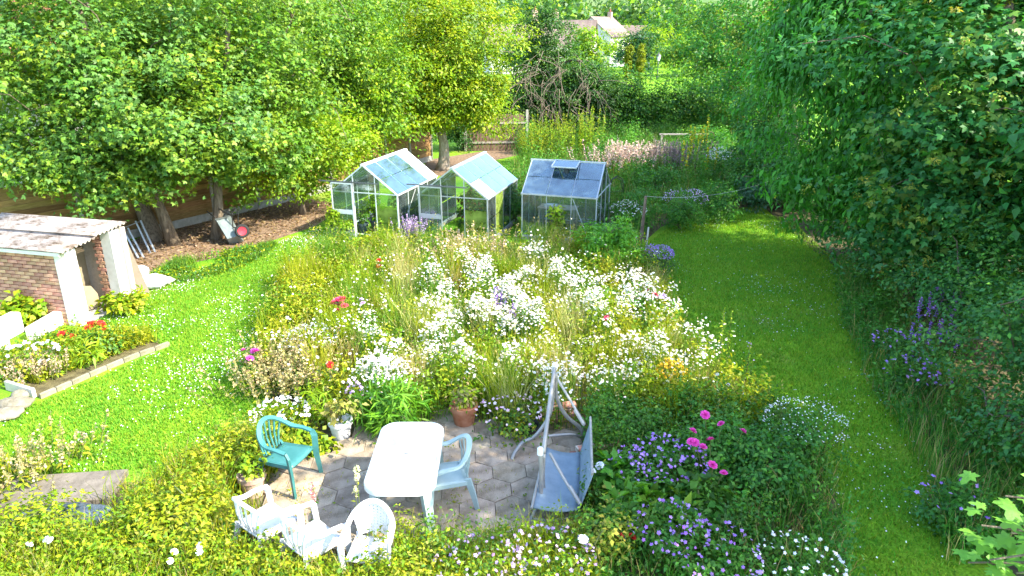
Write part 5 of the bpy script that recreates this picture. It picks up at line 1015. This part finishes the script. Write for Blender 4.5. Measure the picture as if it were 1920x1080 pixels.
for i, (nm, lab, p, n, h, sp_, fp_, lp_, frac, fr, per, nlf, ls, cat) in enumerate([
    ("salvia_plant", "lilac purple flower spikes in front of the left and middle greenhouses", (775, 445, .2), 46, .75, .32, [(.42, .25, .6), (.55, .38, .68), (.6, .5, .66)], GREEN, .5, .03, 40, 14, .08, "flowers"),
    ("goldenrod_plant", "tall yellow green budding spires right behind the middle greenhouse", (1005, 292, .4), 34, 1.7, .9, YGR + LIME, YGR, .3, .05, 26, 60, .13, "plant"), ("goldenrod_plant", "tall yellow green spires left of centre behind the right greenhouse", (1050, 290, .4), 46, 2.1, 1.0, YGR + LIME, LIME, .3, .05, 26, 60, .13, "plant"), ("goldenrod_plant", "tallest yellow green spires just left of the pink grasses", (1095, 290, .4), 44, 2.25, .9, YGR + LIME, LIME, .3, .05, 26, 60, .13, "plant"),
    ("reed_grass", "soft pink seeding grass behind the right greenhouse", (1165, 318, .4), 150, 1.35, 1.1, PK, YGR, .45, .06, 26, 6, .12, "grass"), ("reed_grass", "second pinkish grass tuft left of the purple brown grass", (1210, 312, .4), 90, 1.25, .8, PK, SHG, .45, .06, 26, 8, .12, "grass"), ("reed_grass", "purple brown feathery grass in the shaded back border", (1268, 320, .4), 150, 1.45, .9, [(.25, .18, .2), (.33, .25, .25)], SHG, .5, .05, 26, 6, .12, "grass"),
    ("mullein_plant", "tallest yellow spired mullein group before the dark trees", (1312, 320, .4), 7, 2.3, .5, YEL + LIME, GREEN, .4, .06, 60, 50, .16, "flowers"), ("mullein_plant", "shorter yellow mullein left of the tallest ones", (1286, 335, .4), 5, 1.9, .4, YEL + LIME, GREEN, .4, .06, 60, 50, .16, "flowers"), ("mullein_plant", "yellow mullein with leafy stalk nearest the white phlox", (1325, 345, .4), 4, 1.8, .35, YEL + LIME, GREEN, .4, .06, 60, 50, .16, "flowers"),
    ("delphinium_plant", "violet blue spikes among the thickest white daisies", (936, 562, .75), 6, .95, .16, VIO, GREEN, .4, .035, 40, 10, .08, "flowers"), ("delphinium_plant", "fainter violet spikes just below the brighter ones in the daisies", (968, 585, .7), 4, .85, .16, PUR, GREEN, .4, .03, 36, 10, .08, "flowers"),
    ("buddleia_plant", "violet spires under the tall shrub on the right edge", (1780, 610, .5), 22, 1.25, .5, VIO + PUR, BR, .35, .04, 50, 30, .09, "flowers"), ("lupin_plant", "few violet spikes left of the mauve geraniums on the lawn edge", (1745, 650, .4), 10, .85, .35, VIO + PUR, BR, .35, .035, 40, 30, .08, "flowers"),
    ("willowherb_plant", "single tall yellow green sprig standing against the shaded lawn", (1352, 690, .1), 3, 1.15, .07, LIME, LIME, .15, .03, 10, 60, .07, "plant"), ("willowherb_plant", "leafy sprig right of the tall yellow green one on the lawn edge", (1400, 725, .1), 3, .8, .1, MAUVE + LIME, SHG + LIME, .15, .03, 10, 50, .07, "plant"),
    ("bugle_plant", "thin reddish flower spike rising before the table's shadow", (596, 1010, .05), 2, .9, .03, [(.5, .12, .15), (.7, .5, .5)], GREEN, .35, .03, 40, 14, .06, "flowers"), ("angelica_plant", "pale yellowish seed head rising in front of the table", (678, 1015, .05), 3, .95, .06, [(.6, .58, .3), (.7, .68, .4)], YGR, .12, .035, 26, 10, .06, "flowers"),
    ("straw_grass", "tan fine grass tuft at the left tip of the sunlit bed", (540, 712, .1), 260, .62, .75, STRAW + [(.5, .38, .2)], YGR + STRAW, .6, .045, 16, 5, .1, "grass"), ("straw_grass", "pinkish tan grass tuft at the near end of the shed bed", (70, 700, .05), 140, .36, .32, [(.5, .36, .25), (.45, .36, .2)], YGR, .6, .035, 14, 4, .08, "grass"),
    ("straw_grass", "pale seeding grass in front of the middle greenhouse door", (880, 490, .2), 150, .8, 1.0, STRAW + PK, YGR + GREEN, .4, .05, 16, 6, .1, "grass"), ("straw_grass", "pale grass tuft left of the white chairs at lower left", (55, 890, .05), 80, .45, .7, STRAW + [(.55, .5, .3)], YGR, .5, .04, 14, 8, .1, "grass")]):
    spire_plant(nm, lab, pix(*p), n, h, sp_, fp_, lp_, 400 + i, frac, fr, per, nlf, ls, cat)
for i, (nm, lab, p, r, h, n, ls, pal, asp) in enumerate([
    ("bamboo_shrub", "bright green feathery shrub in front of the right greenhouse", (1142, 505, .1), .72, 1.35, 6000, .12, [(.13, .36, .015), (.17, .40, .015), (.09, .29, .02)], .3), ("currant_bush", "lime leaved shrub growing against the shed's brick wall", (58, 598, .1), .36, .6, 800, .13, LIME + YGR, .7),
    ("foxglove_rosette", "lime leafy clump at the foot of the shed's rear pier", (235, 580, .05), .4, .4, 700, .14, LIME + YGR, .45), ("mint_plant", "darker green leafy clump beside the kerb in the shed bed", (195, 652, .1), .3, .36, 900, .08, GREEN, .55), ("day_lily_plant", "spiky lime leaves on the kerb in the shed bed", (165, 678, .05), .2, .3, 220, .2, LIME, .18),
    ("crocosmia_plant", "tall upright bright green blades behind the table", (735, 798, .1), .46, .72, 1500, .22, [(.09, .26, .015), (.13, .29, .015)], .12), ("iris_plant", "green blades left of the tall ones, next to the white pot", (605, 772, .1), .28, .5, 450, .18, LIME, .14), ("geum_plant", "lime scalloped leaves at the patio edge behind the green chair", (570, 838, .05), .3, .26, 500, .09, LIME + YGR, .8), ("lime_shrub", "yellow leafy shrub along the lawn left of the green chair", (450, 880, .1), .5, .6, 1700, .07, YGR, .5),
    ("peony_clump", "broad bright green leaves beside the swing, upper clump", (1160, 905, .4), .36, .62, 420, .19, [(.07, .24, .02), (.12, .3, .02)], .5), ("peony_clump", "broad lime green leaves beside the swing, lower clump", (1195, 955, .4), .42, .6, 460, .19, [(.10, .28, .02), (.16, .32, .02)], .5), ("peony_clump", "broad green leaves right of the lime ones below the geraniums", (1285, 940, .4), .4, .6, 420, .16, SHG + GREEN, .5),
    ("rose_shrub", "yellow leaved rose shoots at the lower end of the swing", (1130, 1010, .4), .3, .75, 700, .06, [(.3, .3, .03), (.2, .27, .02)], .6), ("honeysuckle_shrub", "dark green leafy shrub right of the pink roses", (1440, 880, .4), .55, .95, 3200, .065, SHG + HAW, .55), ("honeysuckle_shrub", "green shrub between pink roses and the sunlit daisies", (1200, 790, .4), .6, .75, 2600, .06, GREEN + SHG, .5), ("honeysuckle_shrub", "green shrub above the pink roses at the lawn edge", (1320, 770, .3), .6, .7, 2400, .06, GREEN + SHG, .5),
    ("golden_shrub", "golden yellow shrub in the foreground right of centre left", (335, 985, .3), .6, .75, 2600, .065, YGR, .5), ("golden_shrub", "golden yellow shrub in the foreground below the tarpaulin", (210, 1040, .3), .55, .6, 2400, .06, YGR[:2] + LIME, .5), ("golden_shrub", "yellow green shrub in the foreground at the left corner", (40, 1000, .3), .55, .6, 2200, .06, LIME + YGR, .5), ("golden_shrub", "golden leafy shrub in front of the lattice backed chair", (770, 1065, .3), .45, .55, 1700, .055, YGR, .5), ("golden_shrub", "leafy yellow green shrub below the two white slatted chairs", (510, 1085, .3), .5, .45, 2200, .055, YGR + LIME, .5),
    ("golden_shrub", "low yellow green shrub hiding the legs of the leftmost white chair", (478, 1052, .35), .36, .46, 1400, .055, YGR + LIME, .5), ("golden_shrub", "low yellow shrub hiding the seat of the lattice backed chair", (702, 1082, .4), .34, .5, 1300, .055, YGR, .5), ("golden_shrub", "low lime shrub hiding the legs of the middle white chair", (588, 1075, .35), .34, .42, 1300, .055, LIME + YGR, .5),
    ("elder_shrub", "dark rounded bush at the far left end of the shaded lawn", (1275, 410, .3), .6, 1.0, 2000, .08, SHG, .5), ("elder_shrub", "dark rounded bush on the far edge of the shaded lawn under the washing line", (1345, 398, .3), .7, 1.2, 2400, .08, SHG + HAW, .5), ("elder_shrub", "bushy green plant between purple grass and white phlox", (1390, 340, .5), .9, 1.6, 2600, .1, SHG + HAW, .5), ("elder_shrub", "tall green bush behind the yellow mulleins", (1330, 290, .5), 1.2, 1.7, 3000, .12, HAW + SHG, .5),
    ("spiraea_shrub", "yellow green bushy plant on the far left side of the sunlit bed", (560, 555, .3), .7, .75, 2600, .06, YGR, .45), ("spiraea_shrub", "lime bushy plant in front of the middle greenhouse and salvia", (720, 455, .2), .4, .5, 900, .07, LIME + YGR, .5), ("elder_shrub", "dark leafy bush at the back of the border right of the greenhouse", (1230, 345, .6), .9, 1.5, 2600, .1, SHG + HAW, .5), ("fern_plant", "pale blue green ferny plant under the hawthorn by the lawn's end", (1420, 365, .5), .7, 1.0, 1500, .13, [(.08, .17, .1), (.06, .16, .07)], .35), ("elder_shrub", "green bush left of the laurel hedge foot behind yellow spires", (1130, 285, .6), .8, 1.4, 1800, .1, GREEN + SHG, .5), ("elder_shrub", "green bush between middle and right greenhouses", (965, 400, .3), .5, 1.1, 1400, .09, GREEN + SHG, .5), ("elder_shrub", "dark green bush at the right corner of the right greenhouse", (1190, 400, .5), .7, 1.2, 2000, .09, SHG, .5)]):
    shrub(nm, lab, pix(*p), r, h, n, ls, pal, 440 + i, cat='shrub' if 'shrub' in nm or 'bush' in nm else 'plant', clump=.16, aspect=asp, perclump=18, nl=14, up=.7 if asp > .25 else .2)
